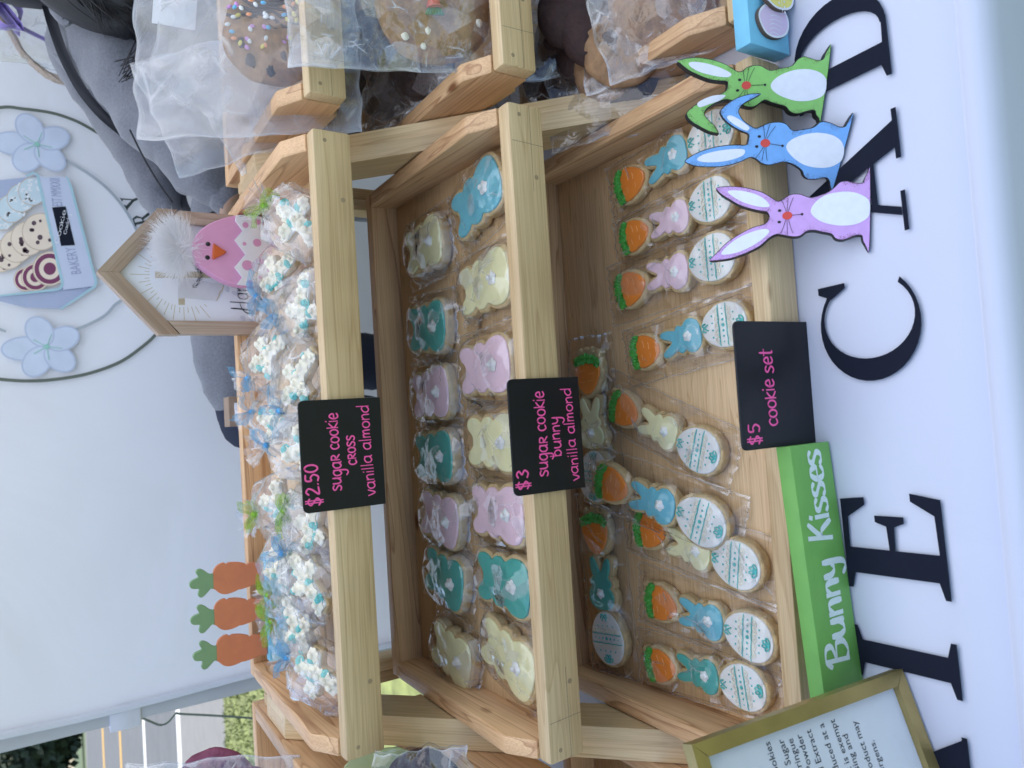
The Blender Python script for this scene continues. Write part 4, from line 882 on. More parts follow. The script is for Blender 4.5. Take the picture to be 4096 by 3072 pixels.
rabbit('lilac', 'lilac pink wooden rabbit with both ears up, nearest the cookie set sign', lin(208, 164, 222), (.16, .045, .06), [(3485, 690), (3482, 990)], 38,
 [(1455, 940), (1425, 955), (1408, 985), (1395, 1015), (1340, 1012), (1290, 1000), (1240, 1008), (1200, 1045), (1160, 1075), (1100, 1100), (1040, 1115), (1000, 1105), (960, 1092), (910, 1092), (865, 1110), (830, 1135), (800, 1140), (760, 1115), (700, 1080), (620, 1055), (530, 1040), (440, 1038), (372, 1050), (400, 1090), (460, 1130), (540, 1175), (620, 1200), (690, 1215), (725, 1220), (742, 1245), (735, 1280), (700, 1305), (630, 1325), (540, 1370), (450, 1430), (380, 1500), (325, 1560), (400, 1558), (480, 1545), (580, 1510), (680, 1460), (750, 1400), (800, 1377), (850, 1385), (920, 1395), (970, 1385), (1010, 1355), (1060, 1350), (1120, 1362), (1180, 1375), (1205, 1405), (1250, 1418), (1300, 1405), (1350, 1385), (1390, 1385), (1395, 1410), (1410, 1445), (1450, 1465)],
 [[(455, 1075), (520, 1068), (620, 1085), (700, 1120), (745, 1165), (735, 1185), (660, 1180), (560, 1150), (490, 1110)], [(410, 1515), (450, 1460), (530, 1400), (620, 1360), (700, 1338), (742, 1345), (735, 1375), (670, 1430), (580, 1480), (490, 1510)]],
 [(1035, 1220), (1060, 1160), (1130, 1105), (1230, 1080), (1330, 1080), (1410, 1110), (1447, 1150), (1447, 1230), (1420, 1270), (1350, 1305), (1250, 1315), (1150, 1300), (1080, 1270)],
 [(818, 1210), (816, 1290)], (872, 1245), [(900, 1242), (975, 1235)], [[(865, 1218), (830, 1135)], [(870, 1215), (878, 1120)], [(878, 1218), (915, 1118)], [(862, 1272), (825, 1370)], [(870, 1272), (873, 1378)], [(880, 1272), (912, 1368)]])

# ------------------------------------------------------------------ word blocks standing before the bottom rail
a, b = onZ(3315, 1766), onZ(3450, 2709); ex = a - b; ex.z = 0; W = ex.length + .012; ex.normalize()
fr = Fr(a - ex * W, ex, (0, 0, 1))
Hh = fr.at(3160, 1788)[1]
GRN = pm('block_green', lin(112, 170, 82), .55, .05, 60, .05, 600)
t = thing('word_block', 'long green wooden block lettered Bunny Kisses leaning by the bottom rail', 'sign block', fr.M)
link('block', box(0, W, 0, Hh, -.0150, 0, .0008).mesh('block'), GRN, t)
def BC(x, y): return fr.at(2100 + x * .6329, 1700 + y * .6329, 0)
x0 = BC(1900, 1540)[0]; x1 = BC(1950, 845)[0]
GLIT = pm('glitter_white', lin(222, 236, 232), .35, .12, 1500, .4, 2500)
hb = Hh * .42; bl = Hh * .29
link('lettering', write('Bunny', x0, x1, bl, hb * .72, .0056, .0003, callig=.68, jit=.02, seed=3).mesh('lettering', False), GLIT, t)
x0 = BC(1860, 740)[0]; x1 = BC(1820, 165)[0]
link('lettering', write('Kisses', x0, x1, bl, hb * .72, .0056, .0003, callig=.68, jit=.05, seed=8).mesh('lettering', False), GLIT, t)
# blue block with two painted eggs
pz = onZ(3160, 220); fr = Fr(pz, (1, 0, 0), (0, 0, 1)); Hh = fr.at(3003, 179)[1]
BLU = pm('block_blue', lin(122, 196, 224), .55, .04, 60, .05, 600)
t = thing('egg_block', 'light blue block with painted egg cutouts in front of the right stand', 'sign block', fr.M)
link('block', box(0, .2, 0, Hh, -.0170, 0, .0008).mesh('block'), BLU, t)
def EC(x, y): return fr.at(2900 + x * .5424, y * .5424, 0)
e1 = crv([EC(*q) for q in [(222, 150), (225, 90), (262, 45), (310, 30), (360, 40), (410, 85), (440, 150), (447, 220), (425, 275), (370, 298), (310, 285), (260, 240)]], 4)
e2 = crv([EC(*q) for q in [(245, 5), (280, 55), (330, 95), (395, 110), (440, 90), (458, 30), (455, -50), (420, -110), (360, -120), (290, -80)]], 4)
EGB = pm('cutout_edge', lin(92, 78, 66), .7, .1, 100)
for nm, e, z0, col in (('pink_egg', e1, .0002, lin(222, 200, 226)), ('yellow_egg', e2, .0042, lin(236, 224, 120))):
    o = link('egg_cutout', slab(e, z0, z0 + .0038, .0004, 1, rim=.0020, top=0, rimi=1, side=2).mesh('egg_cutout', True, 30), [pm('paint_' + nm, col, .6, .04), WHITE_P, EGB], t, label=('pink striped egg cutout' if nm == 'pink_egg' else 'yellow dotted egg cutout'))
    ce = V((sum(q[0] for q in e) / len(e), sum(q[1] for q in e) / len(e))); mb = MB()
    if nm == 'pink_egg':
        for k in range(-3, 4):
            x = ce[0] + k * .0042; h = .0125 * (1 - (k / 4.6) ** 2) ** .5; flatline(crv([(x - .002, ce[1] + h * .5 - k * .0008), (x, ce[1] - k * .0012), (x - .001, ce[1] - h * .85 - k * .001)], 4, False), .0007, .0042, mb)
    else:
        for k in range(-3, 4):
            flatpoly(ell(ce[0] + k * .005, ce[1] - .002, .0011, .0011, 10), .0082, mb); flatpoly(ell(ce[0] + k * .005 + .002, ce[1] + .0055, .0011, .0011, 10), .0082, mb)
        flatline([(ce[0] - .016, ce[1] + .0018), (ce[0] + .016, ce[1] + .0018)], .0007, .0083, mb)
    link('stripe', mb.mesh('stripe', False), WHITE_P, o)

# ------------------------------------------------------------------ gold photo frame with the ingredients sheet
A, B = onZ(3610, 2675), onZ(3760, 3072); ex = A - B; ex.z = 0; ex.normalize(); back = V((-ex[1], ex[0], 0)); b = math.radians(90 - 8.3)
fr = Fr(A, ex, back * math.cos(b) + V((0, 0, math.sin(b))))
Hh = fr.at(2740, 2890)[1]; W = Hh * .8; bw = .0115
GOLD = pm('gold_frame', (.42, .32, .13), .38, .12, 30, .1, 200, metal=.75)
PAPER = pm('paper', lin(222, 224, 232), .7, .02, 40)
t = thing('gold_photo_frame', 'gold framed ingredients sheet standing at the left end of the bottom rail', 'picture frame', fr.M)
def member(p): return slab(p, -.012, 0, .0035, 2)
for p in ([(-W, 0), (0, 0), (-bw, bw), (-W + bw, bw)], [(-W, Hh), (-W + bw, Hh - bw), (-bw, Hh - bw), (0, Hh)], [(0, .0003), (0, Hh - .0003), (-bw + .0002, Hh - bw - .0003), (-bw + .0002, bw + .0003)], [(-W, .0003), (-W + bw - .0002, bw + .0003), (-W + bw - .0002, Hh - bw - .0003), (-W, Hh - .0003)]):
    link('moulding', member(p).mesh('moulding'), GOLD, t)
link('sheet', box(-W + bw - .001, -bw + .001, bw - .001, Hh - bw + .001, -.0105, -.0060, 0).mesh('sheet', False), PAPER, t)
link('glass', flatpoly([(-W + bw - .001, bw - .001), (-bw + .001, bw - .001), (-bw + .001, Hh - bw + .001), (-W + bw - .001, Hh - bw + .001)], -.0042).mesh('glass', False), cello('frame_glass', fac=.45, rough=.02, bstr=0, foldglint=0, facet=0), t)
TXT = pm('print_black', (.02, .02, .025), .7, .05)
def FC(x, y): return fr.at(2700 + x * .6328, 2022 + y * .6328, -.006)
for s, x, y in (('Sugar Cookies', 590, 1490), ('Flour, Butter and Sugar', 675, 1475), ('Egg, Meringue', 735, 1470), ('Baking Powder', 790, 1445), ('Vanilla and Extract', 850, 1415), ('Produced at a', 930, 1375), ('home that is exempt', 1000, 1350), ('from licensing and', 1080, 1440), ('this product may', 1140, 1360), ('contain allergens.', 1250, 1480)):
    q = FC(x, y); mb = plain(s, size=.0082, align='RIGHT'); link('printed_line', MB().add([(v[0] + q[0], v[1] + q[1] - .001, -.0057) for v in mb.v], mb.f).mesh('printed_line', False), TXT, t)
link('easel_back', box(-W / 2 - .03, -W / 2 + .03, .0, Hh * .7, -.0016, 0, .0005).mesh('easel_back'), BLACK_E, t, Matrix.Translation((0, 0, -.0135)) @ Matrix.Rotation(math.radians(-6), 4, 'X'))

# ------------------------------------------------------------------ top tray: framed house sign, chick, carrots
YT = TIERS[1][0]; fz = lambda y: TIERS[1][1] - RH * math.cos(TH) + (y - YT) * math.tan(TH) + .0063
fr = Fr((0, 1.062, 0)); HC = lambda pts: [fr.at(350 + x * .3617, 800 + y * .3617) for x, y in pts]
zb = fz(1.062)
o = HC([(0, 0)])[0]
t = thing('house_frame', 'house shaped wooden frame with a printed cross, standing behind the pink chick', 'framed sign', Matrix.Translation((0, 1.062, 0)) @ Matrix.Rotation(math.pi / 2, 4, 'X'))
ap_o, ap_i = HC([(105, 787)])[0], HC([(352, 800)])[0]; le, li = HC([(790, 1487)])[0], HC([(880, 1332)])[0]; ls = HC([(1015, 1487)])[0]
rx = HC([(775, 88)])[0]; re = (rx[0], rx[1]); ri = (re[0] - (li[0] - le[0]), li[1] + (re[1] - le[1])); rs = (re[0], ls[1] + (re[1] - le[1]))
zl = zb
for nm, p in (('roof_member', [ap_o, le, ls, li, ap_i]), ('roof_member', [(ap_o[0] + .0003, ap_o[1]), (ap_i[0] + .0003, ap_i[1]), ri, rs, re]), ('side_member', [(le[0] + .001, ls[1] - .0013), (le[0] + .001, zl), (li[0], zl), (li[0], li[1] - .0005)]), ('side_member', [(re[0] - .001, rs[1] - .0013), (re[0] - .001, zl), (ri[0], zl), (ri[0], ri[1] - .0005)]), ('bottom_member', [(li[0] + .0003, zl), (ri[0] - .0003, zl), (ri[0] - .0003, zl + .016), (li[0] + .0003, zl + .016)])):
    p = ccw(p); i0 = max(range(len(p)), key=lambda i: (V(p[i]) - V(p[i - 1])).length); d = V(p[i0]) - V(p[i0 - 1]); an = math.atan2(d[1], d[0])
    Rm = Matrix.Translation((p[i0 - 1][0], p[i0 - 1][1], 0)) @ Matrix.Rotation(an, 4, 'Z'); inv = Rm.inverted()
    link(nm, slab([(inv @ V((*q, 0)))[:2] for q in p], -.022, 0, .0008, 2).mesh(nm), DRIFT, t, Rm)
pan = [li, (li[0], zl), (ri[0], zl), ri, ap_i]
link('panel', flatpoly(pan, -.008).mesh('panel', False), pm('panel_white', lin(226, 226, 234), .6, .01), t)
GOLDP = pm('print_gold', lin(176, 152, 92), .5, .2, 400); TANP = pm('print_tan', lin(186, 172, 148), .7, .15, 200); DK = pm('print_thorn', lin(70, 64, 72), .7, .1); DRP = pm('print_drape', lin(206, 204, 210), .7, .05); LFP = pm('print_leaf', lin(204, 206, 218), .7, .06)
q = lambda pts: HC(pts)
rays = [((480, 807), (690, 812)), ((575, 588), (710, 680)), ((660, 512), (765, 605)), ((570, 720), (695, 750)), ((700, 605), (740, 640)), ((645, 690), (710, 715)), ((580, 897), (695, 880)), ((585, 1033), (725, 955)), ((640, 775), (690, 780)), ((640, 852), (690, 850)), ((650, 935), (710, 915)), ((665, 1113), (775, 1018)), ((755, 1203), (835, 1085)), ((705, 1018), (745, 988)), ((775, 1088), (800, 1062)), ((855, 1255), (910, 1130)), ((855, 1148), (875, 1110)), ((955, 1318), (978, 1150)), ((935, 1200), (945, 1145)), ((1080, 1325), (1075, 1175)), ((1028, 1235), (1030, 1175)), ((1212, 1325), (1160, 1170)), ((1125, 1235), (1118, 1180)), ((1365, 1292), (1255, 1160)), ((1248, 1242), (1205, 1170)), ((1330, 1170), (1305, 1145))]
mb = MB()
for a, b in rays: flatline(q([a, b]), .0008, -.0078, mb)
setp(link('printed_rays', mb.mesh('printed_rays', False), GOLDP, t), kind='stuff')
link('printed_cross', flatpoly(q([(755, 778), (1500, 778), (1500, 850), (755, 850)]), -.0077).mesh('printed_cross', False), TANP, t)
link('printed_cross', flatpoly(q([(1015, 470), (1085, 470), (1085, 1150), (1015, 1150)]), -.0076).mesh('printed_cross', False), TANP, t)
mb = MB(); flatpoly(q([(1010, 1080), (1010, 870), (1090, 850), (1260, 880), (1520, 930), (1505, 1000), (1440, 1105), (1250, 1090), (1090, 1075)]), -.0075, mb); link('printed_drape', mb.mesh('printed_drape', False), DRP, t)
mb = MB(); flatline(q([(1520, 930), (1500, 985), (1475, 1010), (1460, 1060), (1437, 1105)]), .0009, -.0073, mb); link('printed_hem', mb.mesh('printed_hem', False), GOLDP, t)
mb = MB(); r = random.Random(2)
for k in range(70):
    a = math.radians(20 + 250 * r.random()); rr = r.uniform(125, 160); x, y = 1110 + rr * math.sin(a) * 1.0, 820 + 140 * math.cos(a) * rr / 140; b = a + math.pi / 2 + r.uniform(-.6, .6)
    flatline(q([(x, y), (x + 45 * math.sin(b), y + 45 * math.cos(b))]), .0008, -.0072 + k * 1e-6, mb)
link('printed_thorns', mb.mesh('printed_thorns', False), DK, t)
mb = MB()
for k, (x, y) in enumerate([(1560, 975), (1640, 1020), (1700, 950), (1830, 985), (1890, 960), (1850, 1090), (1870, 1250), (1730, 1300), (1840, 1320), (1780, 1180)]): c = q([(x, y)])[0]; flatpoly(ell(*c, .0045, .0028, 12, k), -.0077 + k * 1e-5, mb)
link('printed_leaves', mb.mesh('printed_leaves', False), LFP, t)
x0 = q([(1700, 1215)])[0]; x1 = q([(1700, 770)])[0]; zb_ = q([(1790, 1100)])[0][1]
link('lettering', write('Happy', x0[0], x1[0], zb_, .0135, .0017, -.0070, callig=.7, jit=0).mesh('lettering', False), TXT, t)
# chick in its shell
frc = Fr((0, 1.030, 0)); CC = lambda pts: [frc.at(350 + x * .3617, 800 + y * .3617) for x, y in pts]
t = thing('chick_ornament', 'pink wooden chick hatching from a dotted egg, with a white feather crest', 'chick ornament', Matrix.Translation((0, 1.030, 0)) @ Matrix.Rotation(math.pi / 2, 4, 'X'))
body = crv(CC([(1165, 560), (1175, 450), (1240, 340), (1360, 255), (1500, 200), (1640, 168), (1800, 165), (1920, 190), (2030, 260), (2090, 400), (2110, 560), (2095, 720), (2040, 870), (1920, 940), (1780, 955), (1640, 938), (1500, 890), (1360, 810), (1240, 720), (1180, 640)]), 4)
dz = fz(1.03) - min(p[1] for p in body); body = [(x, y + (dz if y < fz(1.03) + .02 else 0) * 0) for x, y in body]
PINKC = pm('chick_pink', lin(214, 150, 184), .55, .03, 60); SHELL = pm('chick_shell', lin(228, 224, 226), .6, .02)
link('body', slab(body, -.018, 0, .002, 3).mesh('body'), PINKC, t)
sh = CC([(1640, 172), (1632, 235), (1712, 345), (1622, 445), (1742, 605), (1622, 745), (1708, 860), (1645, 938)]) + crv(CC([(1780, 953), (1920, 938), (2038, 870), (2092, 720), (2107, 560), (2087, 400), (2028, 262), (1920, 192), (1800, 168)]), 4, False)
link('shell', slab(sh, .0002, .0028, .0005, 1).mesh('shell'), SHELL, t)
k = .3617 / 2840
for x, y, R in ((1742, 283, 32), (1730, 490, 20), (1870, 478, 43), (1762, 727, 55), (1922, 683, 30), (1905, 862, 18), (1795, 917, 28), (2010, 560, 45), (1880, 250, 30), (2010, 780, 30)): c = CC([(x, y)])[0]; link('dot', flatpoly(ell(*c, R * k * 1.0, R * k, 18), .0031).mesh('dot', False), PINKC, t)
for x, y in ((1332, 487), (1327, 636)): c = CC([(x, y)])[0]; link('eye', ball((*c, 0), (.0031, .0031, .0015), 12, 4, half=True).mesh('eye'), BLACK_E, t)
link('beak', slab(crv(CC([(1390, 490), (1400, 492), (1465, 535), (1522, 572), (1526, 588), (1470, 620), (1395, 655), (1378, 648), (1380, 570)]), 3), 0, .004, .001, 2).mesh('beak'), pm('beak', lin(206, 96, 44), .5, .05), t)
mb = MB(); r = random.Random(9); c0 = V((*CC([(1150, 520)])[0], -.006))
ctr = V((*CC([(985, 520)])[0], -.004))
for i in range(3200):
    d = V((r.gauss(0, 1), r.gauss(0, 1), r.gauss(0, .35))); d.normalize()
    st = ctr + V((d[0] * .034, d[1] * .022, d[2] * .012)) * r.random() ** .6
    if r.random() < .75: out = (st - c0).normalized() + d * .45
    else: out = d + V((.3, .2, 0))
    out.normalize(); ln = r.uniform(.010, .024); s = out.cross(V((0, 0, 1))).normalized() * .00022; bend = V((r.gauss(0, .3), r.gauss(0, .3), r.gauss(0, .2))) * ln
    p1 = st + out * ln * .5; p2 = st + out * ln + bend * .5
    mb.add([st - s, st + s, p1 + s * .8, p1 - s * .8, p2], [(0, 1, 2, 3), (3, 2, 4)])
FEA = cloth_mat('feather', (.86, .85, .88), bump=0, trans=.4)
setp(link('feather_crest', mb.mesh('feather_crest', False), FEA, t), kind='stuff')
# three carrots on a blue base
frk = Fr((0, 1.052, 0)); KC = lambda pts: [frk.at(700 + x * .3316, 2200 + y * .3316) for x, y in pts]
t = thing('carrot_ornament', 'three wooden carrots upright on a light blue base at the back of the top tray', 'carrot ornament', Matrix.Translation((0, 1.052, 0)) @ Matrix.Rotation(math.pi / 2, 4, 'X'))
zc = fz(1.045); a = KC([(1055, 30)])[0]; b = KC([(1110, 1330)])[0]; ztop = KC([(1085, 600)])[0][1]
link('base', box(b[0], a[0], zc + .0005, ztop, -.006, .012, .001).mesh('base'), BLU, t)
CARO = pm('carrot_paint', lin(204, 124, 84), .6, .05, 80); CARG = pm('carrot_top_paint', lin(122, 156, 112), .6, .04, 80)
bodyp = [(455, 290), (480, 215), (530, 170), (590, 150), (612, 170), (640, 150), (720, 143), (800, 150), (845, 162), (865, 178), (890, 155), (960, 152), (1040, 155), (1060, 170), (1068, 380), (980, 400), (900, 435), (800, 470), (760, 475), (735, 490), (660, 520), (590, 532), (530, 515), (480, 475), (460, 455)]
leafp = [(458, 295), (440, 290), (400, 280), (360, 250), (310, 228), (265, 235), (248, 270), (270, 310), (270, 335), (215, 360), (180, 390), (172, 425), (190, 460), (230, 470), (285, 470), (280, 510), (275, 545), (300, 570), (340, 560), (380, 520), (430, 465), (462, 455)]
for dx, dy in ((0, 0), (12, 432), (42, 868)):
    P1 = [(x + dx, y + dy) for x, y in bodyp]; P2 = [(x + dx, y + dy) for x, y in leafp]
    c = link('carrot', slab(crv(KC(P1), 2), -.0025, .0025, .0005, 1).mesh('carrot'), CARO, t); link('leaf', slab(crv(KC(P2), 3), -.0024, .0026, .0005, 1).mesh('leaf'), CARG, c)
x0, x1 = KC([(1100, 850)])[0][0], KC([(1100, 640)])[0][0]
link('lettering', write('bunny', x0, x1, zc + .008, .0055, .0007, .0123).mesh('lettering', False), WHITE_P, t)

# ------------------------------------------------------------------ bagged cross cookies in the top tray
CROSS = [(-.0095, -.044), (.0095, -.044), (.010, -.001), (.030, -.001), (.030, .018), (.010, .018), (.0095, .040), (-.0095, .040), (-.010, .018), (-.030, .018), (-.030, -.001), (-.010, -.001)]
def rounded(p, r_=.004, n=4):
    out = []
    for i in range(len(p)):
        a, b, c = V(p[i - 1]), V(p[i]), V(p[(i + 1) % len(p)]); d1 = (a - b).normalized(); d2 = (c - b).normalized()
        for k in range(n + 1): t = k / n; q = (1 - t) ** 2 * (b + d1 * r_) + 2 * t * (1 - t) * b + t * t * (b + d2 * r_); out.append(tuple(q))
    return out
cr_c = slab([(x * 1.12, y * 1.08) for x, y in rounded(CROSS)], 0, .012, .003, 3, botbev=.002, wob=.0008).mesh('cookie', True, 60); cr_i = slab(rounded(CROSS), .0115, .0150, .0016, 3, bot=False).mesh('icing', True, 60)
def rosette(c, R, mb, seed):  # a spiral rose
    n = 26; vs = []; fs = []
    for k in range(3):
        rr = R * (1 - .28 * k); zz = c[2] + R * .35 * k
        tube([(c[0] + (rr - rr * .4 * i / n) * math.cos(2.2 * math.pi * i / n + seed + k), c[1] + (rr - rr * .4 * i / n) * math.sin(2.2 * math.pi * i / n + seed + k), zz + R * .12 * math.sin(i * 1.7)) for i in range(n)], R * .34, 5, False, mb)
    ball((c[0], c[1], c[2] + R * .2), (R * .8, R * .8, R * .7), 8, 4, mb, half=True)
def flowers(seed):
    r = random.Random(seed); mt = MB(); mc = MB()
    spots = [(0, y) for y in (-.034, -.020, -.006, .008, .022, .034)] + [(x, .008) for x in (-.023, .023)]
    for k, (x, y) in enumerate(spots):
        x += r.uniform(-.003, .003); y += r.uniform(-.002, .002)
        if (k + seed) % 2 == 0: rosette((x + r.choice((-.007, .007)), y + .003, .0150), .0062, mt, k)
        dollop((x, y, .0150), r.uniform(.0080, .0105), mc, 7, k)
        if r.random() < .45: dollop((x + r.choice((-.007, .007)), y - .005, .0148), .0058, mc, 6, k + 3)
    return mt.mesh('rose', True, 70), mc.mesh('buttercream', True, 50)
fl = [flowers(s) for s in (1, 2, 4)]
def bagmesh(seed, n=40):
    """bag blown loose round the cookie, gathered at a tied neck and flaring above it"""
    r = random.Random(seed); vs = []; fs = []
    prof = [(-.056, .030, .003), (-.052, .042, .010), (-.036, .046, .020), (-.012, .046, .024), (.012, .045, .024), (.032, .040, .021), (.046, .028, .016), (.055, .014, .010), (.060, .0055, .005), (.064, .0050, .005), (.069, .010, .008), (.077, .020, .011), (.088, .029, .013)]
    for j, (y, a, b) in enumerate(prof):
        for i in range(n):
            t = 2 * math.pi * i / n; c, s = math.cos(t), math.sin(t)
            e = .75; X = a * math.copysign(abs(c) ** e, c); Z = b * math.copysign(abs(s) ** e, s)
            pl = 1 + (.22 if j >= 5 else .05) * math.sin(i * 2 * math.pi / n * (9 + seed % 3) + seed) * (1 if j < 8 or j > 9 else .3)
            nn = noise.noise(V((X * 40 + seed, y * 40, Z * 40))); n2 = abs(noise.noise(V((X * 90, y * 90 + seed, Z * 90))))
            k = pl * (1 + .14 * nn - .12 * n2)
            vs.append((X * k, y + (.006 * math.sin(i * 1.9 + seed) if j == len(prof) - 1 else .003 * nn), Z * k + .010))
    for j in range(len(prof) - 1):
        for i in range(n): k = (i + 1) % n; fs.append((j * n + i, j * n + k, (j + 1) * n + k, (j + 1) * n + i))
    fs.append(tuple(range(n))[::-1]); return MB().add(vs, fs).mesh('bag', True, 28)
bags = [bagmesh(s) for s in (1, 2, 3, 5)]
FILM_B = cello('cellophane_bag', fac=2.0, rough=.05, bscale=36, bstr=.45, haze=.04, fold=26, foldglint=.5, glare=.13, border=.28)
def band(path, wd, mat, parent, axis=V((0, 0, 1)), name='ribbon', M=None):
    """ribbon strip with its threads running along it"""
    path = [V(q) for q in path]; vs = []; fs = []; ac = []
    n = 5
    for i, q in enumerate(path):
        t = (path[min(i + 1, len(path) - 1)] - path[max(i - 1, 0)]).normalized(); s = axis - t * axis.dot(t)
        s = s.normalized() if s.length > .05 else t.orthogonal().normalized()
        for k in range(n): u = k / (n - 1); vs.append(q + s * wd * (u - .5) + s.cross(t) * wd * .06 * math.sin(u * 7 + i * .35)); ac.append(u)
    for i in range(len(path) - 1):
        for k in range(n - 1): fs.append((i * n + k, i * n + k + 1, (i + 1) * n + k + 1, (i + 1) * n + k))
    me = MB().add(vs, fs).mesh(name, True, 0); at = me.attributes.new('across', 'FLOAT', 'POINT'); at.data.foreach_set('value', ac)
    return link(name, me, mat, parent, M)
def bow(mat, parent, seed, y=.062, big=1.0):
    r = random.Random(seed); o = V((0, y, .014))
    for sx in (-1, 1):
        if r.random() < .7:
            u = r.uniform(-.5, .9); L_ = r.uniform(.022, .032) * big; d = V((sx * math.cos(u), math.sin(u), r.uniform(.1, .5))).normalized(); s = V((-d[1], d[0], .2)).normalized()
            band([o + d * L_ * (.5 - .5 * math.cos(a)) + s * .0065 * big * math.sin(a) for a in [2 * math.pi * k / 14 for k in range(15)]], .0095, mat, parent, V((.15, .2, 1)), 'ribbon_loop')
        d = V((sx * r.uniform(.4, 1), r.uniform(-.9, .6), r.uniform(.1, .4))).normalized(); L_ = r.uniform(.026, .04) * big
        band(crv([o, o + d * L_ * .4 + V((0, .004, .006)), o + d * L_ * .75 + V((sx * .003, -.002, .004)), o + d * L_], 4, False), .0095, mat, parent, V((.2, .1, 1)), 'ribbon_tail')
    link('ribbon_knot', ball((0, y, .013), (.0046, .0042, .0048), 10, 6, wob=.3, seed=seed).mesh('ribbon_knot'), KNOT[mat.name], parent)
KNOT = {RIB_B.name: pm('knot_blue', lin(96, 176, 226), .5), RIB_G.name: pm('knot_green', lin(150, 196, 60), .5)}
GC = 'bagged cross cookies in the top tray'
BAGS = [ # px of cookie, px of knot, Y, ribbon, words
 (1189, 889, 1057, 823, .832, 'g', 'bagged cross cookie with a green bow at the right end of the top tray'),
 (1213, 1226, 1129, 1257, .828, 'b', 'bagged cross cookie with a blue bow at the front rail below the Happy lettering'),
 (1200, 1522, 1139, 1640, .826, 'b', 'bagged cross cookie with thick flowers at the right edge of the $2.50 sign'),
 (1230, 1790, 1074, 1781, .828, 'b', 'bagged cookie with a blue bow directly above the $2.50 sign'),
 (1247, 2090, 1168, 2050, .826, 'g', 'bagged cross cookie with a green bow at the left edge of the $2.50 sign'),
 (1233, 2317, 1168, 2223, .828, 'b', 'bagged cross cookie with a blue bow standing tall at the front rail under the carrots'),
 (1270, 2690, 1178, 2640, .828, 'b', 'bagged cross cookie with a long blue bow at the left end of the top tray'),
 (1117, 1100, 1100, 1172, .905, 'b', 'bagged cross cookie with a blue bow in front of the pink chick'),
 (1075, 1425, 1018, 1500, .915, 'b', 'bagged cookie with a blue loop in the back, left of the house frame'),
 (1110, 1690, 1030, 1655, .915, 'b', 'bagged cookie with a pale blue bow at the back, right above the $2.50 sign'),
 (1124, 2013, 1041, 2049, .905, 'g', 'bagged cross cookie with a green bow and flared white neck at the back'),
 (1139, 2262, 1081, 2389, .905, 'g', 'bagged cross cookie with a green bow in front of the blue carrot base'),
 (1189, 2490, 1117, 2483, .880, 'g', 'bagged cross cookie with a green bow under the leftmost wooden carrot')]
for k, (cx, cy, kx, ky, Y, rb, lab) in enumerate(BAGS):
    r = random.Random(k + 3)
    c = onY(cx, cy, Y); kn = onY(kx, ky, Y + .038)
    # the bag's long axis runs from the cookie up to the knot; its face is turned up to the light
    ax = (kn - c); ax.z = max(ax.z, .012); ax.normalize()
    c.z = max(c.z, fz(Y) + .027)
    tilt = math.radians(52 if k < 7 else 46)
    side = V((1, 0, 0)); side = (side - ax * side.dot(ax)).normalized(); n_ = side.cross(ax)
    if n_.z < 0: n_ = -n_; side = -side
    t = thing('cross_cookie_bag', lab, 'cookie bag', Matrix.Translation(c - n_ * .009) @ Matrix((side, ax, n_)).transposed().to_4x4() @ Matrix.Scale(.84, 4), GC)
    Rz = Matrix.Rotation(r.uniform(-.5, .5) + (math.pi / 2 * (r.random() < .35)), 4, 'Z')
    ck = link('cookie', variant(cr_c, DOUGH), None, t, Matrix.Translation((0, -.006, .001)) @ Rz)
    link('icing', variant(cr_i, WHITE_I), None, ck); a, b = fl[k % 3]; link('rose', variant(a, TEAL_P), None, ck); link('buttercream', variant(b, CREAM), None, ck)
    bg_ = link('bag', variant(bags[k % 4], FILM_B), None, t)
    bow(RIB_B if rb == 'b' else RIB_G, t, k * 7 + 1)
# ------------------------------------------------------------------ large bagged cookies in the neighbouring stands
def bag_sheet(w_, h_, seed, depth=.012, nx=34, ny=40, name='bag'):
    """two faces of a flat clear bag, puffed apart"""
    mb = MB()
    for sg in (1, -1):
        vs = []; fs = []
        for j in range(ny + 1):
            for i in range(nx + 1):
                u = -1 + 2 * i / nx; v = -1 + 2 * j / ny; x, y = u * w_ / 2, v * h_ / 2
                k = (1 - abs(u) ** 3) * (1 - abs(v) ** 3)
                z = sg * depth * k + .010 * noise.noise(V((x * 11 + seed, y * 8, sg))) + .0045 * abs(noise.noise(V((x * 26, y * 13 + seed, sg * 3)))) + .0035 * math.sin(u * 9 + v * 3 + seed) * max(0, v)
                vs.append((x + .006 * noise.noise(V((v * 3, seed, 0))), y + .008 * noise.noise(V((u * 3, seed, 4))), z))
        for j in range(ny):
            for i in range(nx): a = j * (nx + 1) + i; fs.append((a, a + 1, a + nx + 2, a + nx + 1))
        mb.add(vs, fs)
    me = mb.mesh(name, True, 26); at = me.attributes.new('border', 'FLOAT', 'POINT'); at.data.foreach_set('value', [(1.0 if i in (0, nx) or j in (0, ny) else 0.0) for _ in (0, 1) for j in range(ny + 1) for i in range(nx + 1)]); return me
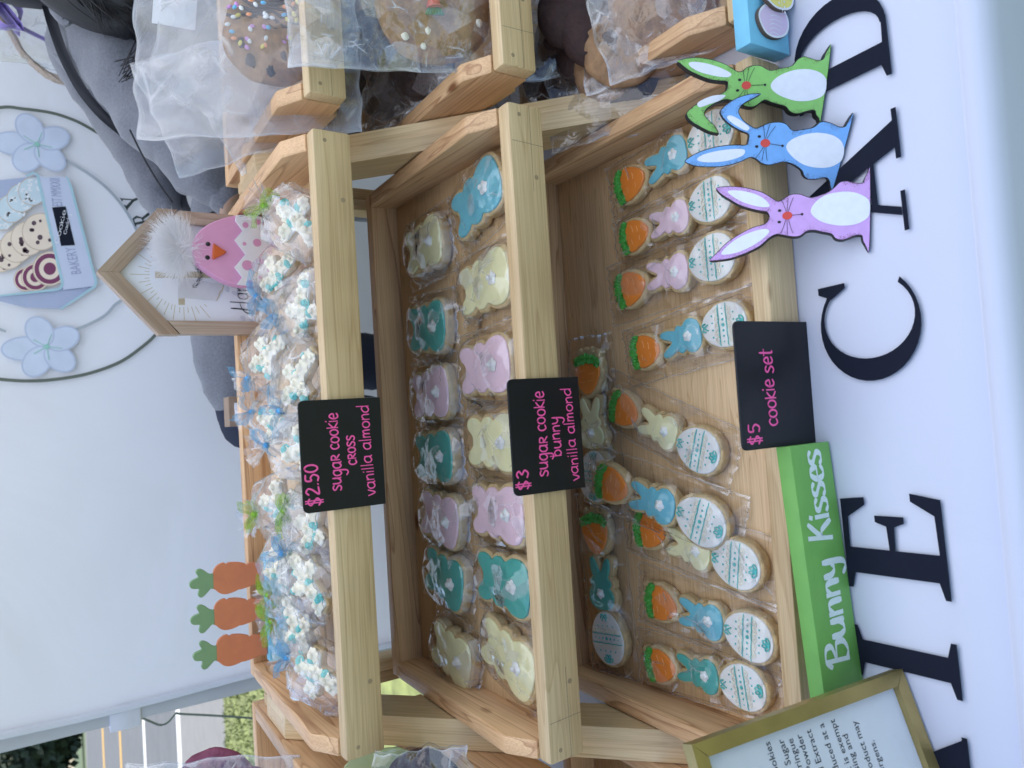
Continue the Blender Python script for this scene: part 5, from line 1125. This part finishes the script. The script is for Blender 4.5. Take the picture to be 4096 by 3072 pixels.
def lumpy(R, h, seed, wob=.3):
    """a rough round home-baked biscuit"""
    mb = MB(); n = 44; rings = [(0, 1.0), (.3, .99), (.55, .95), (.75, .86), (.9, .66), (1.0, .36), (.99, .12), (.92, 0)]; vs = [(0, 0, h)]; fs = []
    for k, (rr, zz) in enumerate(rings[1:]):
        for i in range(n):
            a = 2 * math.pi * i / n; q = V((math.cos(a) * rr * 2.2 + seed, math.sin(a) * rr * 2.2, seed)); w1 = noise.noise(q * 1.0); w2 = noise.noise(q * 3.1)
            vs.append((R * rr * math.cos(a) * (1 + .06 * w1), R * rr * math.sin(a) * (1 + .06 * w1), h * zz * (1 + wob * w1 + wob * .9 * w2) if zz else 0))
    for i in range(n): fs.append((0, 1 + i, 1 + (i + 1) % n))
    for k in range(len(rings) - 2):
        for i in range(n): j = (i + 1) % n; fs.append((1 + k * n + i, 1 + (k + 1) * n + i, 1 + (k + 1) * n + j, 1 + k * n + j))
    return mb.add(vs, fs).mesh('cookie', True, 80)
def plane(P0, tilt): t = math.radians(tilt); return Fr(P0, (1, 0, 0), (0, math.cos(t), math.sin(t)))
SPR = [pm('sprinkle_' + n, lin(*c), .5, .03) for n, c in (('yellow', (238, 220, 110)), ('orange', (246, 166, 122)), ('white', (238, 238, 238)), ('blue', (110, 190, 232)), ('lilac', (212, 150, 214)))]
GB2 = 'large bagged cookies in the right stand'
# top tray: chocolate chip with dark drizzle and sprinkles
fr = plane((0, .835, .372), 62)
c = fr.at(1095, 130)
t = thing('bagged_cookie', 'chocolate chip cookie with dark drizzle and pastel sprinkles in a clear bag', 'bagged cookie', fr.M @ Matrix.Translation((c[0], c[1], 0)), GB2)
ck = link('cookie', lumpy(.060, .020, 1.3), DOUGH_B, t, Matrix.Translation((0, 0, -.012)))
r = random.Random(11)
for x, y in ((-.028, -.012), (-.034, .026), (-.012, .036), (-.046, .004)): link('chocolate_chip', ball((x, y, .015), (.008, .006, .005), 9, 5, wob=.5, seed=x * 90).mesh('chocolate_chip'), CHOC, ck)
for k in range(9):
    x0 = -.014 + k * .007; pts = [(x0 + .004 * math.sin(s * 2 + k) + s * .006, -.05 + .10 * s / 6 + .0, .0175 + .0012 * math.sin(s + k)) for s in range(7)]
    pts = [(x, y, z) for x, y, z in pts if math.hypot(x, y) < .058]
    if len(pts) > 2: link('drizzle', tube(crv(pts, 4, False), .0022, 6).mesh('drizzle'), CHOC, ck)
for k in range(64):
    a, q = r.uniform(0, 6.28), .05 * math.sqrt(r.random()); x, y = .012 + q * math.cos(a) * .9, q * math.sin(a)
    if math.hypot(x, y) > .055 or x < -.022: continue
    link('sprinkle', ball((0, 0, 0), (.0036, .0024, .0015), 7, 4).mesh('sprinkle'), SPR[k % 5], ck, Matrix.Translation((x, y, .0205)) @ Matrix.Rotation(r.uniform(0, 6), 4, 'Z'))
link('bag', bag_sheet(.20, .25, 2.1), FILM_W, t, Matrix.Translation((-.02, .03, 0)))
# flopped tops of the bags behind it
for k, (px, Y, tl, w_, h_, rz, lab) in enumerate([((930, 400), .93, 70, .15, .19, 18, 'cloudy clear bag slumped over the right stand, nearest the house frame'), ((950, 150), .95, 74, .20, .19, -6, 'cloudy clear bag standing behind the sprinkled cookie'), ((1060, 420), .98, 60, .13, .15, 30, 'clear bag corner drooping over the top side board of the right stand')]):
    P0 = onY(*px, Y); fr = plane(P0, tl)
    t = thing('clear_bag', lab, 'plastic bag', fr.M @ Matrix.Rotation(math.radians(rz), 4, 'Z'), 'spare clear bags on the right stand')
    link('bag', bag_sheet(w_, h_, 5.3 + k * 2.2, .009), FILM_W, t)
    if k == 1:
        link('cookie', lumpy(.052, .018, 4.0), DOUGH_B, t, Matrix.Translation((0.0, -.075, -.008)))
        link('label_card', slab([(-.03, 0), (.03, 0), (.03, .05), (-.03, .05)], 0, .0006, .0001, 1).mesh('label_card'), PAPER, t, Matrix.Translation((.03, .05, .0)))
# middle tray: blond cookie with a sugar carrot and white chips
fr = plane((0, .690, .245), 70)
c = fr.at(1740, 20)
t = thing('bagged_cookie', 'carrot topped brown cookie with white chips, its bag overhanging the right top rail', 'bagged cookie', fr.M @ Matrix.Translation((c[0], c[1], 0)), GB2)
ck = link('cookie', lumpy(.062, .020, 7.7, .12), DOUGH_B, t, Matrix.Translation((0, 0, -.014)))
for x, y, s in ((-.030, .010, .0065), (-.024, -.006, .0045), (-.036, .034, .005), (-.018, -.046, .005), (-.046, .015, .004)): link('white_chip', ball((x, y, .0145), (s, s * .9, s * .8), 9, 5, wob=.3, seed=x * 70).mesh('white_chip'), CREAM, ck)
link('sugar_carrot', tube([(.016, .004, .022), (.004, .003, .0225), (-.008, .002, .022)], lambda u: .003 + .005 * u, 10).mesh('sugar_carrot'), pm('sugar_red', lin(214, 96, 80), .5, .06), ck)
mb = MB()
for k in range(6): a = math.radians(150 + 20 * k * .5); tube([(-.008, .002 + (k - 2.5) * .0022, .022), (-.015, .002 + (k - 2.5) * .0034, .0225)], .0017, 6, False, mb)
link('sugar_leaf', mb.mesh('sugar_leaf'), pm('sugar_green', lin(54, 130, 70), .5, .06), ck)
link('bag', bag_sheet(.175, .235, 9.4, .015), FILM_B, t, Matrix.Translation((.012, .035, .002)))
# bottom tray: dark cookies in flat bags
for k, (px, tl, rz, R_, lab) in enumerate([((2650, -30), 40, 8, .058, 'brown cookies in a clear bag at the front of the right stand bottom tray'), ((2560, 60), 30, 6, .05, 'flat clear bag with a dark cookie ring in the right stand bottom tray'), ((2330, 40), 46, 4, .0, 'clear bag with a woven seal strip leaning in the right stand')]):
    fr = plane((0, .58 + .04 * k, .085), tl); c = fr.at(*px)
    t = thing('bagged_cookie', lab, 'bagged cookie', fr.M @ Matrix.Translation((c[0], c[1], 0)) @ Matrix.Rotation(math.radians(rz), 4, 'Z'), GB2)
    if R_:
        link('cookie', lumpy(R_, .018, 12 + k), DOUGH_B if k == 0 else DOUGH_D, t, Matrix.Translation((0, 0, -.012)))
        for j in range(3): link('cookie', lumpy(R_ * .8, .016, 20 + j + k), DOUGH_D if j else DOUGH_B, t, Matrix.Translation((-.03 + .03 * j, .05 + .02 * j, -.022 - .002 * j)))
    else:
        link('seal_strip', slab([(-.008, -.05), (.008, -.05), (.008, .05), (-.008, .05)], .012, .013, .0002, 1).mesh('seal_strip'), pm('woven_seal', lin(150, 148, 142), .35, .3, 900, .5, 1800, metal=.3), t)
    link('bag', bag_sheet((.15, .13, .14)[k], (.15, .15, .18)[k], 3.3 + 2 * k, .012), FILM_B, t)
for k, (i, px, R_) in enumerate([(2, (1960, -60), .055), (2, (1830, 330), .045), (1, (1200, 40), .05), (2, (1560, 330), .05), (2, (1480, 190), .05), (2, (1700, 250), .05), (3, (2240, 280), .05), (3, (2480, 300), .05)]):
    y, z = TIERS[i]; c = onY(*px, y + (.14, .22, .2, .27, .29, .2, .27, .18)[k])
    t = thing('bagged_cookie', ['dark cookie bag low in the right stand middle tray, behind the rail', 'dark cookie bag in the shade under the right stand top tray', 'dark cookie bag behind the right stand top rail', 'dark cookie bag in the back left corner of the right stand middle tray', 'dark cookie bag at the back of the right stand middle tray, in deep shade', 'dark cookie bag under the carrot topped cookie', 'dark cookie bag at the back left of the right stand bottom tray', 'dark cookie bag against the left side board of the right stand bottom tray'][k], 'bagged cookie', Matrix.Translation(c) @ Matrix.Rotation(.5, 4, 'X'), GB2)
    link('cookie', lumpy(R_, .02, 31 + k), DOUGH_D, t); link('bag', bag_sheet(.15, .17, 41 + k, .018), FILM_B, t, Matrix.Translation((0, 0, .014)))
# left stand
BERRY = pm('berry_biscuit', lin(120, 60, 84), .8, .3, 60, .8, 200); MINTC = pm('mint_card', lin(190, 206, 160), .7, .05)
P0 = onY(900, 3260, .93); fr = plane(P0, 60)
t = thing('bagged_cookie', 'purple cookies in a clear bag at the edge of the left stand', 'bagged cookie', fr.M)
for k in range(3): link('cookie', lumpy(.05, .018, 50 + k), BERRY, t, Matrix.Translation((-.02 + .02 * k, -.045 + .03 * k, -.014 - .004 * k)))
link('bag', bag_sheet(.13, .20, 17.3, .014), FILM_B, t, Matrix.Translation((.0, .01, 0)))
P0 = onY(1700, 3150, .72); fr = plane(P0, 55)
t = thing('bagged_cookie', 'dark chocolate cookie with pink pieces between the middle and left stands', 'bagged cookie', fr.M)
ck = link('cookie', lumpy(.042, .018, 61), DOUGH_D, t); r = random.Random(6)
for k in range(26): a = r.uniform(1.2, 4.6); q = r.uniform(.02, .040); link('candy_piece', ball((q * math.cos(a), q * math.sin(a), .017), (.0032, .0026, .0024), 6, 4, wob=.5, seed=k).mesh('candy_piece'), BERRY if k % 3 else CHOC, ck)
link('bag', bag_sheet(.088, .095, 23, .012), FILM_B, t, Matrix.Translation((0, 0, .01)))
P0 = onY(1490, 3075, .80)
t = thing('green_card', 'pale green card standing between the middle and left stands', 'card', Matrix.Translation(P0) @ Matrix.Rotation(math.pi / 2 - .2, 4, 'X'))
link('card', slab(crv([(-.03, -.04), (.012, -.04), (.020, .0), (.010, .03), (-.03, .032)], 3), 0, .002, .0003, 1).mesh('card'), MINTC, t)

# ------------------------------------------------------------------ person seated behind the stall
FLEECE = pm('grey_fleece', lin(102, 104, 113), .95, .2, 260, .35, 900, sheen=.3); NAVY = pm('navy_trousers', lin(36, 42, 62), .9, .1, 200, .2, 700); SKIN = pm('skin', (.52, .33, .24), .5, .05, 80, sss=.15); HAIR = pm('dark_hair', (.012, .011, .014), .45, .2, 300); PIPE = pm('black_webbing', lin(26, 27, 36), .7, .1)
J = {}
def jp(n, px, Y, r_): J[n] = (onY(*px, Y), r_)
jp('pelvis', (980, 330), 1.46, .125); jp('waist', (760, 220), 1.45, .115); jp('chest', (520, 60), 1.44, .135); jp('neck', (300, -150), 1.42, .05); jp('head', (120, -240), 1.38, .085)
jp('shl', (520, 230), 1.36, .078); jp('ell', (720, 600), 1.30, .066); jp('wrl', (900, 790), 1.25, .040); jp('hal', (960, 850), 1.24, .028)
jp('shr', (330, 190), 1.54, .075); jp('elr', (560, 560), 1.55, .062); jp('wrr', (740, 980), 1.50, .042); jp('har', (800, 1090), 1.48, .028)
jp('hpl', (990, 420), 1.40, .105); jp('knl', (935, 1480), 1.44, .082); jp('kn2', (985, 1720), 1.45, .070)
jp('hpr', (1000, 420), 1.55, .105); jp('knr', (940, 1440), 1.60, .080)
for a, b in (('kn2', 'anl'), ('knr', 'anr')): v, _ = J[a]; J[b] = (V((v[0] - .02, v[1] - .02, GZ + .10)), .05)
for a, b in (('anl', 'tol'), ('anr', 'tor')): v, _ = J[a]; J[b] = (V((v[0] - .16, v[1] - .03, GZ + .045)), .036)
ED = [('pelvis', 'waist'), ('waist', 'chest'), ('chest', 'neck'), ('neck', 'head'), ('chest', 'shl'), ('shl', 'ell'), ('ell', 'wrl'), ('wrl', 'hal'), ('chest', 'shr'), ('shr', 'elr'), ('elr', 'wrr'), ('wrr', 'har'), ('pelvis', 'hpl'), ('hpl', 'knl'), ('knl', 'kn2'), ('kn2', 'anl'), ('anl', 'tol'), ('pelvis', 'hpr'), ('hpr', 'knr'), ('knr', 'anr'), ('anr', 'tor')]
ks = list(J); P0 = J['pelvis'][0].copy(); P0.z = GZ
pers = thing('person', 'person in a grey sweatshirt with long dark hair sitting behind the right stand', 'person', Matrix.Translation(P0))
me = bpy.data.meshes.new('body'); me.from_pydata([J[k][0] - P0 for k in ks], [(ks.index(a), ks.index(b)) for a, b in ED], [])
o = bpy.data.objects.new('body_skeleton', me); COL.objects.link(o)
o.modifiers.new('skin', 'SKIN'); me.skin_vertices[0].data[0].use_root = True
for k, sv in zip(ks, me.skin_vertices[0].data): sv.radius = (J[k][1], J[k][1])
sb = o.modifiers.new('sub', 'SUBSURF'); sb.levels = 3; sb.render_levels = 3
dg = bpy.context.evaluated_depsgraph_get(); bm_ = bpy.data.meshes.new_from_object(o.evaluated_get(dg)); bm_.name = 'body'
bpy.data.objects.remove(o)
for v in bm_.vertices:   # folds of loose cloth
    q = v.co; n_ = v.normal; f_ = .015 * noise.noise(V((q.x * 9, q.y * 9, q.z * 14))) - .010 * abs(noise.noise(V((q.x * 7 + q.z * 10, q.y * 6, q.z * 9 - q.x * 8)))) + .006 * noise.noise(V((q.x * 26 + q.z * 12, q.y * 20, q.z * 30))); v.co = q + n_ * f_
bm_.materials.clear()
for m in (FLEECE, SKIN, NAVY): bm_.materials.append(m)
jl = {k: J[k][0] - P0 for k in J}
for p in bm_.polygons:
    c = p.center; p.use_smooth = True; d = {k: (c - jl[k]).length for k in jl}; n_ = min(d, key=d.get)
    p.material_index = 1 if n_ in ('head', 'hal', 'har') else (2 if n_ in ('kn2', 'anl', 'anr', 'tol', 'tor') or (n_ in ('hpl', 'hpr', 'knl', 'knr', 'pelvis') and c.z < jl['knl'].z - .055) else 0)
link('body', bm_, None, pers)
LQ = lambda x, y, Y: onY(x, y, Y) - P0
# hair falling over the shoulder, strands loose at its tips
mb = MB(); r = random.Random(21)
hd = jl['head']
ball(hd + V((.0, .01, .02)), (.098, .112, .118), 18, 12, mb)
tube(crv([LQ(200, -260, 1.29), LQ(330, -110, 1.275), LQ(450, -30, 1.268), (LQ(560, 5, 1.262)), LQ(650, 0, 1.262), LQ(720, -20, 1.262)], 5, False), lambda u: .085 - .045 * u, 14, False, mb)
for k in range(1100):
    a = LQ(230 + r.uniform(-20, 200), -170 + r.uniform(-40, 60), 1.25); q_ = r.random(); e = LQ(400 + 330 * q_, min(150, r.gauss(45, 38)) , 1.232 + r.uniform(-.01, .04))
    m_ = (a + e) / 2 + V((r.uniform(-.02, .02), -.02, r.uniform(0, .02)))
    tube(crv([a, m_, e], 5, False), lambda u: .0022 * (1 - u) + .0003, 4, False, mb)
link('hair', mb.mesh('hair', True, 0), HAIR, pers)
mb = MB()
for k in range(26):
    a = LQ(r.uniform(560, 700), r.uniform(60, 150), 1.262); e = LQ(r.uniform(455, 560), r.uniform(240, 330), 1.268); s = V((r.uniform(-.015, .015), -.012, r.uniform(-.03, .0)))
    tube(crv([a, (a + e) / 2 + s, e], 6, False), .0007, 4, False, mb)
setp(link('loose_hair', mb.mesh('loose_hair'), HAIR, pers), kind='stuff')
path = [LQ(x, y, Y) for x, y, Y in ((190, 20, 1.40), (215, 110, 1.395), (262, 240, 1.40), (330, 365, 1.41), (420, 470, 1.40), (500, 540, 1.36))]
band(crv(path, 4, False), .017, PIPE, pers, V((0, .35, 1)), 'strap')
mb = tube(crv([LQ(x, y, Y) for x, y, Y in ((520, 520, 1.25), (580, 640, 1.235), (640, 740, 1.225), (690, 810, 1.22))], 5, False), .0016, 5); link('sleeve_seam', mb.mesh('sleeve_seam'), PIPE, pers)
mb = tube(crv([LQ(x, y, Y) for x, y, Y in ((215, 30, 1.325), (260, 75, 1.318), (310, 60, 1.315), (330, 0, 1.315))], 4, False), .014, 8, flat=.6); link('collar', mb.mesh('collar'), FLEECE, pers)
# a chair for the sitter
t = thing('folding_chair', 'dark folding chair under the seated person', 'chair', Matrix.Translation((P0[0] + .02, 1.50, GZ)))
sz = J['pelvis'][0].z - GZ - .15
link('seat', box(-.22, .22, -.21, .21, sz - .03, sz, .008).mesh('seat'), NAVY, t)
link('backrest', box(.20, .225, -.20, .20, sz + .15, sz + .42, .008).mesh('backrest'), NAVY, t)
for x in (-.2, .2):
    for y in (-.19, .19): link('leg', tube([(x, y, 0), (x, y, sz - .03 if x < 0 else sz + .42)], .012, 8).mesh('leg'), POLE, t)

# ------------------------------------------------------------------ gift basket by the wall, small box
WICK = pm('wicker', lin(176, 160, 148), .8, .2, 300, .5, 700); PURP = pm('purple_ribbon', lin(150, 132, 205), .45, .04)
YG = 1.62; B = lambda x, y, dY=0: onY(x, y, YG + dY)
c = B(60, -60); base_z = .0
t = thing('gift_basket', 'wicker handled gift basket in clear film with a purple ribbon, by the tent wall', 'gift basket', Matrix.Translation((c[0], YG, c[2])))
Q = lambda x, y, dY=0: B(x, y, dY) - V((c[0], YG, c[2]))
hp = crv([Q(x, y) for x, y in ((-60, 20), (0, 80), (50, 140), (85, 205), (140, 262), (200, 305), (280, 328), (360, 330), (450, 300), (520, 240))], 5, False)
mb = MB()
for k in range(4): tube([V(q) + V((.004 * math.sin(i * .5 + k * 1.57), .004 * math.cos(i * .5 + k * 1.57), .003 * math.sin(i * .5 + k * 1.57))) for i, q in enumerate(hp)], .0052, 6, False, mb)
link('handle', mb.mesh('handle'), WICK, t)
bz = Q(560, 40)[2]
mb = MB()
for k in range(9):
    R_ = .15 - .003 * k; tube([(Q(300, 40)[0] + R_ * math.cos(a), .02 + R_ * .7 * math.sin(a), bz - k * .016) for a in [2 * math.pi * i / 30 for i in range(30)]], .0085, 6, True, mb)
setp(link('basket_weave', mb.mesh('basket_weave'), WICK, t), kind='stuff')
link('ribbon_tail', None or slab([(q[0], q[1]) for q in [(0, -.012), (.11, -.010), (.118, -.002), (.11, .0), (.116, .010), (0, .012)]], 0, .0006, .0001, 1).mesh('ribbon_tail'), PURP, t, (lambda a, b: Matrix.Translation(a) @ Matrix(((b - a).normalized(), V((0, 0, 1)).cross((b - a).normalized()).cross((b - a).normalized()) * -1, (b - a).normalized().cross(V((0, 0, 1)).cross((b - a).normalized()).cross((b - a).normalized()) * -1))).transposed().to_4x4())(Q(62, 100, -.03), Q(226, 180, -.03)))
for s in (-1, 1):
    o0 = Q(58, 118, -.02); d = (Q(0, 20, -.03) - o0); 
    band([o0 + d * (.5 - .5 * math.cos(a)) + V((.018 * math.sin(a) * s, -.012, .018 * math.sin(a))) for a in [2 * math.pi * k / 12 for k in range(13)]], .03, PURP, t, V((0, 1, .3)), 'ribbon_loop')
t2 = link('film', bag_sheet(.30, .34, 71, .05), cello('gift_film', fac=1.3, rough=.08, bscale=14, haze=.16, hazecol=(.86, .84, .9)), t, Matrix.Translation(Q(150, -40)) @ Matrix.Rotation(math.pi / 2, 4, 'X'))
q = onY(925, 1655, 1.20)
t = thing('cardboard_box', 'small brown cardboard box with a clear lid behind the top tray', 'box', Matrix.Translation((q[0], 1.20, q[2] - .035)))
link('carton', box(-.02, .026, -.02, .02, 0, .042, .001).mesh('carton'), pm('cardboard', lin(150, 128, 110), .85, .1, 60), t)
link('lid', box(-.012, .016, -.0225, -.0203, .0, .034, .0005).mesh('lid'), PAPER, t)
link('stand_post', box(-.015, .015, -.012, .012, -(q[2] - .035 - GZ), -.0005, .001).mesh('stand_post'), POLE, t)
# ------------------------------------------------------------------ the tent roof that shades the stall
ROOF = cloth_mat('tent_roof', (.78, .81, .88), bump=.2, wr=2, trans=.8)
t = thing('tent_canopy', 'white fabric tent canopy over the stall', 'tent canopy', Matrix.Translation((0, 0, 0)))
pk = V((.9, .95, 2.1)); cs = [V((-.62, -.45, 1.6)), V((2.45, -.45, 1.6)), V((2.45, 1.80, 1.5)), V((-.62, 1.80, 1.5))]
mb = MB(); n = 12
for a, b in zip(cs, cs[1:] + cs[:1]):
    vs = []; fs = []
    for j in range(n + 1):
        for i in range(n + 1): s_ = j / n; q = (a + (b - a) * (i / n)) * (1 - s_) + pk * s_; q.z -= .10 * math.sin(math.pi * s_) * .5; vs.append(q)
    for j in range(n):
        for i in range(n): k = j * (n + 1) + i; fs.append((k, k + 1, k + n + 2, k + n + 1))
    mb.add(vs, fs); mb.add([a, b, b - V((0, 0, .22)), a - V((0, 0, .22))], [(0, 1, 2, 3)])
link('roof_cloth', mb.mesh('roof_cloth', True, 40), ROOF, t)
